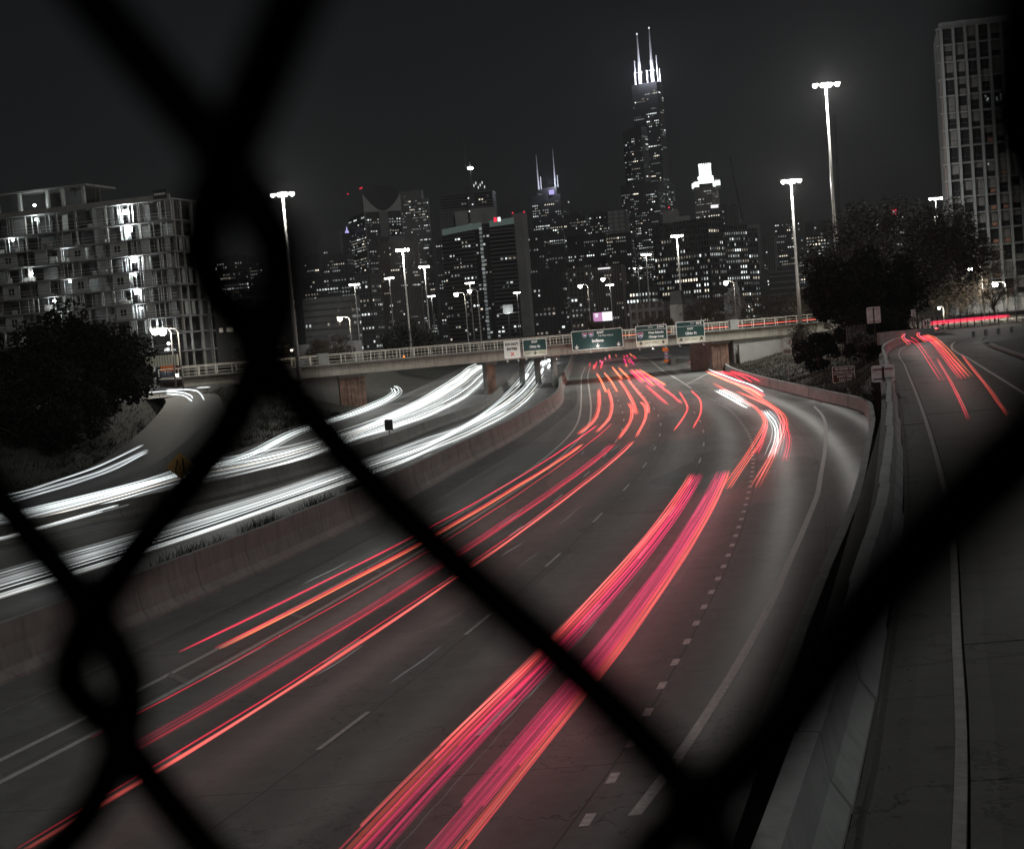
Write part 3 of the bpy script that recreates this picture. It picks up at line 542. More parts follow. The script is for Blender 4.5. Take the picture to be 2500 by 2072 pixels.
paint(RAMP, 5, 122, .1, 'paint_worn', 'edge_line', rb, z=RZ + .012, o=.82); paint(RAMP, 5, 124, .15, 'paint', 'edge_line', rb, z=RZ + .012, o=4.7)
m = MB(); prof_strip(m, RAMP, 5, 112, [(7.75, 0), (7.73, .16), (7.5, .16), (7.48, 0)], RZ - .02, 3.0); structure(m.build('ramp_kerb', MAT['concrete']))
m = MB(); isl = [(RAMP(5) + 7.8, 5), (RAMP(60) + 7.8, 60), (RAMP(100) + 7.9, 100), (RAMP(112) + 8.4, 112), (46, 124), (60, 130), (90, 140), (90, 5)]
m.v = [(x, y, TZ + .16) for x, y in isl]; m.f = [tuple(range(len(isl)))]; structure(m.build('grass_island', MAT['grass_soil']))
# street across the head of the ramp, left street and slip road
st = [(33, 118), (37.5, 132), (45, 147), (57, 165), (75, 180), (110, 196), (170, 215)]
m = MB(); sp_ = catmull([(x, y, 0) for x, y in st], 6)
for i, p in enumerate(sp_):
    a_ = Vector(sp_[min(i + 1, len(sp_) - 1)]) - Vector(sp_[max(i - 1, 0)]); a_.normalize(); n_ = Vector((-a_.y, a_.x, 0))
    q0 = Vector(p) + n_ * (-2.5 + 6.5 * min(1, i / 10)); q1 = Vector(p) - n_ * 11; m.v += [(q0.x, q0.y, RZ - .03), (q1.x, q1.y, RZ - .03)]
for i in range(len(sp_) - 1): m.f.append((2 * i, 2 * i + 1, 2 * i + 3, 2 * i + 2))
structure(m.build('street', MAT['asphalt']))
m = MB(); m.quad((-140, 152, TZ + .03), (-37, 152, TZ + .03), (-34, 166, TZ + .03), (-140, 168, TZ + .03)); structure(m.build('left_street', MAT['asphalt']))
sl = catmull([(-38, 158, 5.52), (-34.2, 153, 5.35), (-32.6, 145, 4.6), (-31.8, 133, 3.1), (-31.6, 120, 1.75), (-32.3, 108, .75), (-33.8, 98, .12), (-35, 92, .02)], 6)
m = MB()
for i, p in enumerate(sl):
    a_ = Vector(sl[min(i + 1, len(sl) - 1)]) - Vector(sl[max(i - 1, 0)]); a_.z = 0; a_.normalize(); n_ = Vector((-a_.y, a_.x, 0)) * 2.8; P_ = Vector(p)
    m.v += [tuple(P_ + n_ * 1.15 - Vector((0, 0, 1.6))), tuple(P_ + n_), tuple(P_ - n_), tuple(P_ - n_ * 1.15 - Vector((0, 0, 1.6)))]
for i in range(len(sl) - 1):
    for k in range(3): m.f.append((4 * i + k, 4 * i + k + 1, 4 * i + k + 5, 4 * i + k + 4))
structure(m.build('slip_road', MAT['asphalt']))
# ------------------------------------------------------------------ road bridge
BA = math.atan(.52); BC = math.cos(BA); bl = lambda x: x / BC          # local abscissa of the world x
bridge = thing('road_bridge', 'long concrete road bridge with pipe railing crossing over all the lanes', 'bridge', (0, 226, 0), BA)
X0, X1 = bl(-46), bl(66)
m = MB(); m.box(((X0 + X1) / 2, 7.2, 6.35), (X1 - X0, 13.4, .5)); m.build('deck', MAT['concrete_dark'], bridge)
x = X0; k = 0
while x < X1 - .1:                                                       # stained fascia, beam by beam
    L = 9.0; m = MB(); m.box((x + L / 2 - .01, .2 + (k % 2) * .006, 6.0), (L - .04, .4, 1.72)); m.build('fascia_beam', MAT['girder'], bridge); x += L; k += 1
m = MB(); m.box(((X0 + X1) / 2, -.08, 6.9), (X1 - X0, .66, .14)); m.build('kerb_ledge', MAT['concrete'], bridge)
m = MB(); m.box(((X0 + X1) / 2, 14.1, 6.0), (X1 - X0, .4, 1.7)); m.build('rear_fascia', MAT['girder'], bridge)
for yb in (2.2, 4.6, 7.0, 9.4, 11.8):
    m = MB(); m.box(((X0 + X1) / 2, yb, 5.6), (X1 - X0, .3, .95)); m.build('girder', MAT['rust'], bridge)
rail = MB(); rail.box(((X0 + X1) / 2, .05, 8.38), (X1 - X0, .1, .1)); rail.build('handrail', MAT['rail_metal'], bridge)
for z in (7.35, 7.85):
    rail = MB(); rail.box(((X0 + X1) / 2, .05, z), (X1 - X0, .06, .06)); rail.build('railing_pipe', MAT['rail_metal'], bridge)
pm = MB(); pm.box((0, .05, 7.68), (.11, .11, 1.42)); pme = pm.mesh('railing_post'); pme.materials.append(MAT['rail_metal'])
bm_ = MB(); bm_.box((0, .05, 7.62), (.035, .035, 1.3)); bme = bm_.mesh('baluster'); bme.materials.append(MAT['rail_metal'])
x = X0; k = 0
while x < X1:
    o = obj('railing_post', pme, None, bridge); o.location.x = x
    if bl(-24) < x < bl(38):
        for q in (.6, 1.2, 1.8):
            o = obj('baluster', bme, None, bridge); o.location.x = x + q
    x += 2.4; k += 1
rail = MB(); rail.box(((X0 + X1) / 2, 13.9, 8.1), (X1 - X0, .1, .1))
for k in range(int((X1 - X0) / 3)): rail.box((X0 + k * 3, 13.9, 7.5), (.1, .1, 1.2))
rail.build('rear_railing', MAT['rail_metal'], bridge)
for xw in (-27.2, 39.6):
    m = MB(); m.box((bl(xw), .1, 7.75), (1.6, .7, 1.75)); m.build('end_pillar', MAT['concrete'], bridge)
def pier(xw, rusty, wdt, n):
    p = MB(); p.box((bl(xw), 2.0, 4.95), (wdt + .5, 3.4, .5)); cap = p.build('pier_cap', MAT['concrete_dark'], bridge)
    if rusty:
        k = int(wdt / .55)
        for i in range(k):
            p = MB(); p.box((bl(xw) - wdt / 2 + (i + .5) * wdt / k, .75 + .05 * ((i * 5) % 3), 2.3), (wdt / k - .03, .22, 4.9)); p.build('pier_plank', MAT['rust'], bridge)
        p = MB(); p.box((bl(xw), 1.6, 2.3), (wdt - .1, 1.3, 4.8)); p.build('pier_core', MAT['concrete_dark'], bridge)
    else:
        for i in range(n):
            p = MB(); p.tube([(bl(xw), 1.2 + i * 5.6, -.1), (bl(xw), 1.2 + i * 5.6, 4.8)], wdt / 2, 12); p.build('pier_column', MAT['concrete'], bridge, True)
pier(-23.2, True, 4.2, 0); pier(37.2, True, 3.6, 0); pier(-2.3, True, 1.6, 0); pier(8.1, False, 1.0, 3)
m = MB(); m.box((bl(-36), 7.2, 2.6), (bl(21.6), 13, 5.0)); m.build('abutment', MAT['concrete_dark'], bridge)
m = MB(); m.box((bl(54), 7.2, 2.55), (bl(28.6), 13.4, 5.05)); m.build('abutment', MAT['concrete'], bridge)
m = MB(); v = [(bl(40), -.6, -.2), (bl(53), -.6, 3.2), (bl(53), -.6, 4.6), (bl(40), -.6, 4.2)]; m.v = v + [(a_, b_ + .5, c_) for a_, b_, c_ in v]; m.f = [(0, 1, 2, 3), (4, 7, 6, 5), (3, 2, 6, 7), (0, 3, 7, 4)]
m.build('wing_wall', MAT['pale_wall'], bridge)
# ------------------------------------------------------------------ signs
def panel(m, x0, x1, z0, z1, y, t=.06, r=.12):
    pts = []
    for cx, cz, a0 in ((x1 - r, z1 - r, 0), (x0 + r, z1 - r, 90), (x0 + r, z0 + r, 180), (x1 - r, z0 + r, 270)):
        for k in range(4): an = R(a0 + k * 30); pts.append((cx + r * math.cos(an), cz + r * math.sin(an)))
    n = len(pts); o = len(m.v)
    m.v += [(a_, y, b_) for a_, b_ in pts] + [(a_, y + t, b_) for a_, b_ in pts]
    m.f.append(tuple(o + k for k in range(n))[::-1]); m.f.append(tuple(o + n + k for k in range(n)))
    for k in range(n): m.f.append((o + k, o + (k + 1) % n, o + n + (k + 1) % n, o + n + k))
    return m
def arrow(root, x, z, s, ang, mat, y=-.05):
    c, n_ = math.cos(ang), math.sin(ang)
    P_ = [(-.12, .5), (-.12, -.05), (-.42, .18), (-.42, -.08), (0, -.5), (.42, -.08), (.42, .18), (.12, -.05), (.12, .5)]
    m = MB(); q = [(x + s * (a_ * c - b_ * n_), z + s * (a_ * n_ + b_ * c)) for a_, b_ in P_]; k = len(q)
    m.v = [(a_, y, b_) for a_, b_ in q]; m.f = [(0, 1, 7, 8), (1, 2, 3, 4), (1, 4, 7), (4, 5, 6, 7)]
    m.build('arrow', MAT[mat], root)
def gantry_sign(label, x, y, zb, w, h, face, rz=.0):
    r_ = thing('overhead_sign', label, 'road sign', (x, y, zb), rz)
    panel(MB(), -w / 2, w / 2, 0, h, 0).build('border', MAT['letter_white'], r_); panel(MB(), -w / 2 + .09, w / 2 - .09, .09, h - .09, -.012, .03).build('panel', MAT[face], r_)
    n = max(2, int(w / 1.7))
    for i in range(n):
        xx = -w / 2 + .4 + i * (w - .8) / (n - 1); b_ = MB(); b_.box((xx, .28, h / 2 - .1), (.12, .14, h + .9)); b_.box((xx, -.35, -.5), (.07, 1.4, .07)); b_.build('bracket', MAT['galvanised'], r_)
        b_ = MB(); b_.box((xx, -1.0, -.46), (.34, .3, .16)); b_.build('sign_light', MAT['galvanised'], r_)
    lamp('sign_lamp', (0, -2.6, -.2), 34 * w, (1, .98, .92), .3, r_)
    return r_
TY = -.03
s1 = gantry_sign('white DO NOT ENTER sign with a red X on the bridge', .95, 222.9, 5.45, 2.5, 2.75, 'sign_white')
letters('DO NOT', .5, 'letter_black', s1, loc=(0, TY, 2.15), bold=.022); letters('ENTER', .54, 'letter_black', s1, loc=(0, TY, 1.42), bold=.022); letters('X', .75, 'letter_red', s1, loc=(0, TY, .58), bold=.03)
s2 = gantry_sign('green East Ohio St exit sign beside the white DO NOT ENTER sign', 4.57, 224.8, 5.5, 3.75, 2.65, 'sign_green')
letters('EAST', .42, 'letter_white', s2, loc=(0, TY, 2.2), bold=.018); letters('Ohio St', .52, 'letter_white', s2, loc=(0, TY, 1.45), bold=.018)
panel(MB(), -1.78, 1.78, .1, .85, -.03, .02).build('exit_strip', MAT['sign_cream'], s2); letters('EXIT', .4, 'letter_black', s2, loc=(-1.0, -.05, .47)); letters('ONLY', .4, 'letter_black', s2, loc=(1.02, -.05, .47)); arrow(s2, 0, .47, .62, 0, 'letter_black')
s3 = gantry_sign('widest green sign pointing three lanes to Indiana', 14.85, 230.2, 5.72, 8.3, 3.1, 'sign_green')
letters('EAST', .5, 'letter_white', s3, loc=(.55, TY, 2.6), bold=.02); letters('Dan Ryan Expwy', .36, 'letter_white', s3, loc=(1.4, TY, 2.08)); letters('Indiana', .68, 'letter_white', s3, loc=(.05, TY, 1.32), bold=.022)
for xx in (-3.4, 0, 3.4): arrow(s3, xx, .5, .68, 0, 'letter_white')
def shield(root, x, z, s, num):
    P_ = [(-.5, .35), (-.3, .5), (0, .42), (.3, .5), (.5, .35), (.48, -.1), (.3, -.38), (0, -.55), (-.3, -.38), (-.48, -.1)]
    m = MB(); m.v = [(x + s * a_, -.03, z + s * b_) for a_, b_ in P_]; m.f = [tuple(range(10))[::-1]]; m.build('shield', MAT['letter_white'], root)
    m = MB(); m.v = [(x + .9 * s * a_, -.04, z + .9 * s * b_) for a_, b_ in P_]; m.f = [tuple(range(10))[::-1]]; m.build('shield_face', MAT['sign_blue'], root)
    m = MB(); m.quad((x - .43 * s, -.045, z + .2 * s), (x + .43 * s, -.045, z + .2 * s), (x + .4 * s, -.045, z + .36 * s), (x - .4 * s, -.045, z + .36 * s)); m.build('shield_band', MAT['sign_red'], root)
    letters(num, .5 * s, 'letter_white', root, loc=(x, -.055, z - .08 * s), bold=.018)
shield(s3, -2.0, 2.35, .8, '90'); shield(s3, -.95, 2.38, .8, '94')
s4 = gantry_sign('green Exits 51H-I sign for West Suburbs and Chicago Loop', 24.15, 235.1, 5.42, 5.15, 3.4, 'sign_green')
letters('EXITS', .3, 'letter_white', s4, loc=(-.1, TY, 3.02)); letters('51H-I', .48, 'letter_white', s4, loc=(1.55, TY, 3.02), bold=.02); letters('West Suburbs', .48, 'letter_white', s4, loc=(.75, TY, 2.15), sx=.92, bold=.02); letters('Chicago Loop', .48, 'letter_white', s4, loc=(.75, TY, 1.48), sx=.92, bold=.02)
m = MB(); m.box((0, -.02, 2.66), (4.95, .02, .05)); m.build('divider', MAT['letter_white'], s4)
shield(s4, -1.85, 1.85, 1.0, '290'); panel(MB(), -2.45, 2.45, .1, .95, -.03, .02).build('exit_strip', MAT['sign_cream'], s4); letters('EXIT ONLY', .46, 'letter_black', s4, loc=(0, -.05, .53)); arrow(s4, -1.85, .53, .62, 0, 'letter_black'); arrow(s4, 1.85, .53, .62, 0, 'letter_black')
s5 = gantry_sign('green Exit 50 B sign for East Ohio St, rightmost on the bridge', 31.1, 238.8, 5.38, 4.75, 3.55, 'sign_green')
letters('EXIT', .32, 'letter_white', s5, loc=(.4, TY, 3.14)); letters('50 B', .5, 'letter_white', s5, loc=(1.45, TY, 3.14), bold=.02); letters('EAST', .46, 'letter_white', s5, loc=(0, TY, 2.3), bold=.018); letters('Ohio St', .6, 'letter_white', s5, loc=(.05, TY, 1.55), bold=.02)
m = MB(); m.box((0, -.02, 2.74), (4.55, .02, .05)); m.build('divider', MAT['letter_white'], s5)
panel(MB(), -2.25, 2.25, .1, .98, -.03, .02).build('exit_strip', MAT['sign_cream'], s5); letters('EXIT ONLY', .44, 'letter_black', s5, loc=(0, -.05, .54)); arrow(s5, -1.7, .54, .75, R(135), 'letter_black'); arrow(s5, 1.7, .54, .75, R(135), 'letter_black')
def post(root, x, z0, z1, mat='galvanised', y=.06, r=.04, name='post'):
    m = MB(); m.tube([(x, y, z0), (x, y, z1)], r, 8); return m.build(name, MAT[mat], root)
def bankz(x, y):
    q = max(0, min(1, (x - EB(y) - .3) / (RT(y) - EB(y) - .3))); s = q * q * .8 + q * .2; a_ = .05 + .7 * sst(y, 100, 125); b_ = .3 + (TZ - .3) * sst(y, 88, 126); return a_ + (b_ - a_) * s
# brown museum sign on the bank
ms = thing('museum_sign', 'brown museum sign on two posts on the grass bank', 'road sign', (35.35, 150, 0), R(-6))
panel(MB(), -1.16, 1.16, 1.42, 3.12, 0).build('border', MAT['letter_white'], ms); panel(MB(), -1.11, 1.11, 1.47, 3.07, -.012, .03).build('panel', MAT['sign_brown'], ms)
letters('MUSEUM OF', .34, 'letter_white', ms, loc=(.05, TY, 2.85), bold=.006); letters('CONTEMPORARY ART', .27, 'letter_white', ms, loc=(0, TY, 2.5), sx=.8, bold=.004); letters('NAVY PIER', .33, 'letter_white', ms, loc=(.1, TY, 2.03), bold=.006); letters('EXIT 50B', .34, 'letter_white', ms, loc=(.15, TY, 1.66), bold=.006)
m = MB(); m.box((0, -.02, 2.29), (2.2, .02, .04)); m.build('divider', MAT['letter_white'], ms)
post(ms, -.9, .3, 1.5); post(ms, .95, .6, 1.5)
# round emblem sign with a small plate
es = thing('emblem_sign', 'round leaf emblem sign above a small dark-lettered plate on the bank', 'road sign', (33.9, 172, 0), R(-4))
m = MB(); n = 28
for k in range(n):
    an = 2 * math.pi * k / n; ca, sa = math.cos(an), math.sin(an)
    m.v += [(.62 * ca, 0, 5.62 + .62 * sa), (.5 * ca, 0, 5.62 + .5 * sa), (.62 * ca, .04, 5.62 + .62 * sa), (.5 * ca, .04, 5.62 + .5 * sa)]
for k in range(n):
    a_, b_ = 4 * k, 4 * ((k + 1) % n); m.f += [(a_, b_, b_ + 1, a_ + 1), (a_ + 2, a_ + 3, b_ + 3, b_ + 2), (a_, a_ + 2, b_ + 2, b_), (a_ + 1, b_ + 1, b_ + 3, a_ + 3)]
m.build('ring', MAT['sign_white'], es)
m = MB(); m.tube([(-.25, .02, 6.0), (.32, .02, 5.2)], .04, 5); m.build('leaf_stem', MAT['sign_white'], es)
for q, s in ((.25, 1), (.5, 1), (.72, 1), (.25, -1), (.5, -1), (.72, -1)):
    bx, bz = -.25 + .57 * q, 6.0 - .8 * q; m = MB(); m.v = [(bx, .02, bz), (bx + s * .18 - .1, .01, bz + .2 + s * .06), (bx + s * .26 - .06, .02, bz + .3 + s * .02), (bx + s * .2 + .02, .03, bz + .12)]; m.f = [(0, 1, 2, 3)]; m.build('leaflet', MAT['sign_white'], es)
panel(MB(), -.52, .52, 4.15, 4.9, 0, .04, .04).build('plate', MAT['sign_white'], es); m = MB(); m.box((0, -.01, 4.62), (.84, .015, .12)); m.build('dark_line', MAT['letter_black'], es); m = MB(); m.box((0, -.01, 4.4), (.84, .015, .12)); m.build('dark_line', MAT['letter_black'], es)
post(es, 0, 1.0, 5.15)
# signs seen from behind on the ramp barrier
def back_sign(label, x, y, zb, z0, z1, w, rz=0):
    r_ = thing('sign_back', label, 'road sign', (x, y, zb), rz); panel(MB(), -w / 2, w / 2, z0, z1, .05, .03, .08).build('panel', MAT['sign_back'], r_)
    for zz in (z0 + .15, z1 - .15): m = MB(); m.box((0, .03, zz), (w * .84, .03, .05)); m.build('stiffener', MAT['galvanised'], r_)
    post(r_, 0, -.1, z1 - .05, 'dark_metal', 0, .035); return r_
back_sign('blank grey back of a wide sign on the ramp barrier, nearer one', 16.35, 62, 6.25, -.2, .52, 1.02)
back_sign('blank grey back of a tall sign beside the top of the ramp', 28.55, 110, 6.4, 1.55, 2.8, 1.06)
ow = thing('one_way_sign', 'small white one-way sign at the top of the ramp under the trees', 'road sign', (43.1, 150, TZ)); panel(MB(), -.23, .23, 2.28, 2.98, 0, .03, .03).build('panel', MAT['letter_white'], ow); letters('ONE', .17, 'letter_black', ow, loc=(0, -.02, 2.84)); letters('WAY', .17, 'letter_black', ow, loc=(0, -.02, 2.66)); arrow(ow, 0, 2.43, .28, R(90), 'letter_black', -.02); post(ow, 0, 0, 2.9)
for x, y, lab in ((44.25, 150, 'leftmost'), (45.4, 153, 'middle'), (47.0, 158, 'rightmost')):
    ch = thing('chevron_sign', 'black and white chevron curve sign, ' + lab + ' of three at the ramp top', 'road sign', (x, y, TZ), 0, 'chevron signs on the bend')
    panel(MB(), -.23, .23, 1.1, 1.78, 0, .03, .03).build('panel', MAT['letter_white'], ch); m = MB(); m.v = [(-.15, -.012, 1.7), (.02, -.012, 1.7), (.18, -.012, 1.44), (.02, -.012, 1.18), (-.15, -.012, 1.18), (.0, -.012, 1.44)]; m.f = [(5, 2, 1, 0), (4, 3, 2, 5)]; m.build('chevron', MAT['letter_black'], ch); post(ch, 0, 0, 1.2)
ds = thing('diamond_sign', 'orange diamond lane-shift warning sign on a pole above the low barrier', 'road sign', (-21.9, 93, .9), R(6))
m = MB(); m.v = [(0, 0, .72), (.92, 0, 1.62), (0, 0, 2.52), (-.92, 0, 1.62)]; m.v += [(a_, .04, c_) for a_, b_, c_ in m.v]; m.f = [(0, 1, 2, 3), (7, 6, 5, 4), (0, 4, 5, 1), (1, 5, 6, 2), (2, 6, 7, 3), (3, 7, 4, 0)]; m.build('panel', MAT['sign_yellow'], ds)
m = MB(); m.box((.2, -.015, 1.62), (.11, .02, .95)); m.build('symbol_bar', MAT['letter_black'], ds)
m = MB(); m.tube([(-.32, -.015, 1.15), (-.32, -.015, 1.5), (-.18, -.015, 1.72), (-.18, -.015, 2.05)], .05, 6); m.build('symbol_lane', MAT['letter_black'], ds)
for zz in (1.2, 1.42, 1.62): m = MB(); m.box((-.05, -.015, zz), (.07, .02, .1)); m.build('symbol_dash', MAT['letter_black'], ds)
post(ds, 0, 0, 2.3, 'dark_metal', .08)
bk = thing('sign_back', 'dark square sign back standing on the low barrier among white streaks', 'road sign', (-11.35, 131, .95), R(10)); panel(MB(), -.38, .38, .45, 1.45, 0, .04, .05).build('panel', MAT['dark_metal'], bk); post(bk, 0, 0, 1.3, 'dark_metal')
og = thing('gore_sign', 'orange detour marker with interstate shields at the gore under the bridge', 'road sign', (33.5, 300, 0))
m = MB(); m.quad((-.62, 0, 2.9), (.62, 0, 2.9), (.62, 0, 3.7), (-.62, 0, 3.7)); m.build('orange_plate', MAT['sign_orange'], og); m = MB(); m.quad((-.5, 0, .6), (.5, 0, .6), (.5, 0, 1.25), (-.5, 0, 1.25)); m.build('orange_plate', MAT['sign_orange'], og)
shield(og, .1, 2.4, .85, '90'); shield(og, .1, 1.65, .85, '94'); post(og, 0, 0, 3.6, 'galvanised', .08)
gw = MB(); gy = lambda y: 34.6 + (y - 296) * .1
prof_strip(gw, gy, 296, 345, [(.5, 0), (.5, 1.1), (-.5, 1.1), (-.5, 0)], 0, 5); tag(gw.build('gore_wall', MAT['concrete_dark']), 'short dark barrier wall at the exit gore behind the bridge', 'wall')
lw = MB(); lw.box((37.6, 133.6, RZ + .55), (7.2, .35, 1.15), R(30)); tag(lw.build('end_wall', MAT['concrete_light']), 'low pale concrete wall closing off the top left of the ramp', 'wall')
# ------------------------------------------------------------------ traffic light drawn out along the lanes by the long exposure
ORANGE = (1.0, .095, .06); RED = (.86, .022, .06); CRIM = (.5, .008, .055); SALMON = (1.05, .165, .14); DIM = (.2, .014, .03); AMBER = (1.2, .28, .11); MAG = (.62, .012, .15); WHT = (1.3, 1.4, 1.38); PINK = (.9, .16, .28)
tr_r = np.random.default_rng(21)
def streak(root, pts, strands, n=8, taper=(1, 1), name='streak'):
    """strands: (sideways, up, radius, colour)"""
    P_ = [Vector(p) for p in catmull(pts, n if len(pts) < 6 else 3)]; m = len(P_)
    fine = [(s + (tr_r.random() - .5) * 5 * r, u + (tr_r.random() - .5) * 3 * r, r * .35, tuple(v * (.35 + .4 * q_) for v in c)) for s, u, r, c in strands for q_ in tr_r.random(1)]
    for s, u, r, c in list(strands) + (fine if len(strands) < 8 else []):
        q = []; cols = []; ph = tr_r.random() * 6
        for i, p in enumerate(P_):
            t = P_[min(i + 1, m - 1)] - P_[max(i - 1, 0)]; t.z = 0; t.normalize(); nn = Vector((t.y, -t.x, 0))
            q.append(p + nn * s + Vector((0, 0, u + .012 * math.sin(i * .9 + ph))))
            k = (taper[0] + (taper[1] - taper[0]) * i / (m - 1)) * (1 + .16 * math.sin(i * .55 + ph) + .1 * math.sin(i * 1.7 + ph * 2)); k *= min(1, (i + .35) / 1.6, (m - 1 - i + .35) / 1.6) * max(1.0, min(1.4, p.y / 85)); cols.append(tuple(v * k for v in c))
        if len(strands) > 8 and m > 12:                            # strands of the wide bands start and stop unevenly
            a0 = int(m * .3 * max(0, tr_r.random() - .45)); b0 = m - int(m * .35 * max(0, tr_r.random() - .5)); q = q[a0:b0]; cols = cols[a0:b0]
        b = MB(); b.tube(q, [r * .52 * max(1.0, min(2.3, p.y / 85)) for p in q], 6, cols); b.build(name, MAT['trail'], root, True)
def tail(keys, label, strands, group='tail light streaks', taper=(1, 1)):
    r_ = thing('tail_light_streak', label, 'light streak', (0, 0, 0), 0, group)
    for k in keys: streak(r_, TR[k], strands, taper=taper)
    return r_
# near streaks keep their place in the lane: (metres ahead, metres right of the middle lane line)
LANE = {'t1': [(42, -7.66), (66, -7.05), (104, -6.4), (124, -5.6)], 't2': [(42, -6.45), (60, -6.05), (80, -5.85), (105, -5.3)], 't3': [(33, -5.16), (60, -5.1), (100, -5.0), (125, -4.3)], 't4': [(31, -3.5), (60, -3.5), (103, -2.95)], 't5': [(25.5, -1.85), (45, -2.05), (70, -2.0), (104, -1.5)],
        't6': [(21, 5.3), (30, 4.68), (50, 4.52), (78, 4.42)], 't7': [(20, 6.75), (30, 6.25), (50, 5.98), (78.4, 5.86)], 't6b': [(29, 4.62), (45, 4.42), (64.6, 4.5)]}
for k_, kn in LANE.items():
    f_ = spl([(o, y) for y, o in kn]); z_ = TR[k_][0][2]; yy = np.linspace(kn[0][0], kn[-1][0], max(4, int((kn[-1][0] - kn[0][0]) / 5))); TR[k_] = [(A(y) + f_(y), float(y), z_) for y in yy]
thin = lambda c, r=.05: [(0, 0, r, c)]
duo = lambda c1, c2, d=.12, r=.05: [(-d, 0, r, c1), (d * .6, .03, r * .8, c2)]
tail(['t1'], 'long thin red streak nearest the tall concrete wall', [(0, 0, .045, RED), (.16, .05, .03, CRIM)])
tail(['t2'], 'pale orange streak running beside the carpool stripe', [(0, 0, .05, AMBER), (-.15, .02, .05, RED), (.13, .04, .03, ORANGE)])
tail(['t3'], 'thin crimson streak lying on the carpool stripes', [(0, 0, .035, RED)], taper=(.55, 1))
tail(['t4'], 'broad dull red streak in the second lane from the wall', [(0, 0, .05, CRIM), (.22, .04, .05, RED), (-.16, .02, .04, CRIM), (.36, .06, .06, DIM)], taper=(.35, 1.15))
tail(['t5'], 'brightest salmon red streak sweeping out of the lower left corner', [(0, 0, .045, SALMON), (.13, .04, .045, (1.2, .14, .12)), (-.12, .05, .03, RED)], taper=(.75, 1))
sw = []
for i in range(19):
    q = i / 18; sw.append((-.4 + .8 * q + .012 * math.sin(i * 5.1), .06 * math.sin(i * 2.1), .036 + .02 * ((i * 7) % 3), (tuple(.6 * v for v in SALMON) if i == 1 else tuple(.6 * v for v in ORANGE) if i in (2, 5) else (.6, .03, .07) if i < 5 else (.5, .02, .075) if i in (7, 8, 12, 15) else (.3, .007, .05))))
tail(['t6'], 'widest red band of streaks, left one of the truck pair', sw, taper=(.42, 1.4))
sw2 = [(-s, u, r, c) for s, u, r, c in sw]
tail(['t7'], 'widest red band of streaks, right one of the truck pair', sw2, taper=(.46, 1.45))
tail(['t6b'], 'bright orange streak laid over the left red band', [(-.1, .1, .04, SALMON), (.04, .12, .04, ORANGE), (.3, .1, .045, RED)])
tail(['t8a', 't8b'], 'curved pair of orange streaks in the carpool lane short of the bridge', duo(ORANGE, SALMON, .1, .075))
tail(['t9a', 't9b'], 'curved pair of orange streaks in the lane next to the carpool lane', duo(ORANGE, SALMON, .1, .075))
tail(['t10a', 't10b'], 'orange pair of streaks just behind the curved pairs, middle lanes', duo(SALMON, ORANGE, .1, .08))
tail(['t11a', 't11b'], 'slim orange pair of streaks under the widest green sign', duo(ORANGE, AMBER, .08, .08))
tail(['t12a', 't12b'], 'short amber pair of streaks below the bridge, middle lane', duo(AMBER, ORANGE, .08, .09))
tail(['t13a', 't13b', 't13e'], 'bunched magenta and amber truck streaks below the middle signs', [(0, 0, .1, MAG), (.2, .15, .09, AMBER), (-.2, .1, .08, RED)])
tail(['t13c', 't13d'], 'magenta and orange pair of streaks trailing the truck below the signs', duo(CRIM, ORANGE, .1, .08))
tail(['t14a', 't14b'], 'lone curved pair of orange streaks left of the dotted line', duo(ORANGE, RED, .06, .055))
tail(['t15a', 't15b'], 'long S-shaped red streaks on the inside of the exit lane', duo(ORANGE, SALMON, .1, .06))
tail(['t15c', 't15d'], 'long S-shaped red streaks on the outside of the exit lane', duo(SALMON, ORANGE, .12, .065))
tail(['t15e', 't15f'], 'short crimson streaks beside the white arc in the exit lane', duo(CRIM, RED, .1, .08))
tail(['t15g', 't15h', 't15i'], 'fan of thin red streaks by the right bridge pier', thin(RED, .075))
tail(['t15j'], 'glittering orange streak at the start of the exit lane', [(0, 0, .09, AMBER), (.25, .1, .09, RED), (-.3, .3, .08, SALMON), (.1, .5, .06, WHT)])
tail(['w15a', 'w15b'], 'short white streaks crossing the start of the exit lane', [(0, 0, .06, WHT), (.32, .1, .05, (.7, .75, .76)), (-.3, .1, .05, (.5, .55, .56)), (.6, .1, .03, (.4, .45, .46))])
tail(['w15c', 'w15d'], 'pale white arc between the S-shaped red streaks', [(0, 0, .06, (.9, 1, 1)), (.2, .1, .05, (.4, .45, .46)), (-.2, .12, .05, (.35, .4, .4)), (.4, .1, .04, (.25, .25, .27))])
tail(['t16a', 't16b'], 'far pair of red streaks beyond the bridge, left', thin(RED, .14))
tail(['t16c', 't16d'], 'far pair of red streaks beyond the bridge, right', thin(MAG, .14))
tail(['t17a', 't17b'], 'short orange streaks bending away behind the right bridge pier', thin(ORANGE, .1))
r_ = thing('tail_light_streak', 'jumble of red streaks crossing the lanes right under the bridge', 'light streak', (0, 0, 0), 0, 'tail light streaks')
for i in range(16):
    y = 285 + 110 * tr_r.random(); x = A(y) + (tr_r.random() * 13 - 8); L = 14 + 24 * tr_r.random()
    streak(r_, [(x, y, .8), (x + slope(A, y) * L, y + L, .8)], [(0, 0, .12, [RED, ORANGE, MAG, AMBER, PINK][i % 5])], n=4)
tail(['r1a', 'r1b'], 'slim red pair of streaks on the left of the raised ramp', thin(RED, .04))
tail(['r2a', 'r2b'], 'thick orange and crimson streak down the middle of the raised ramp', [(0, 0, .05, ORANGE), (.13, .05, .05, RED), (-.13, .03, .05, CRIM), (.26, .08, .03, AMBER)])
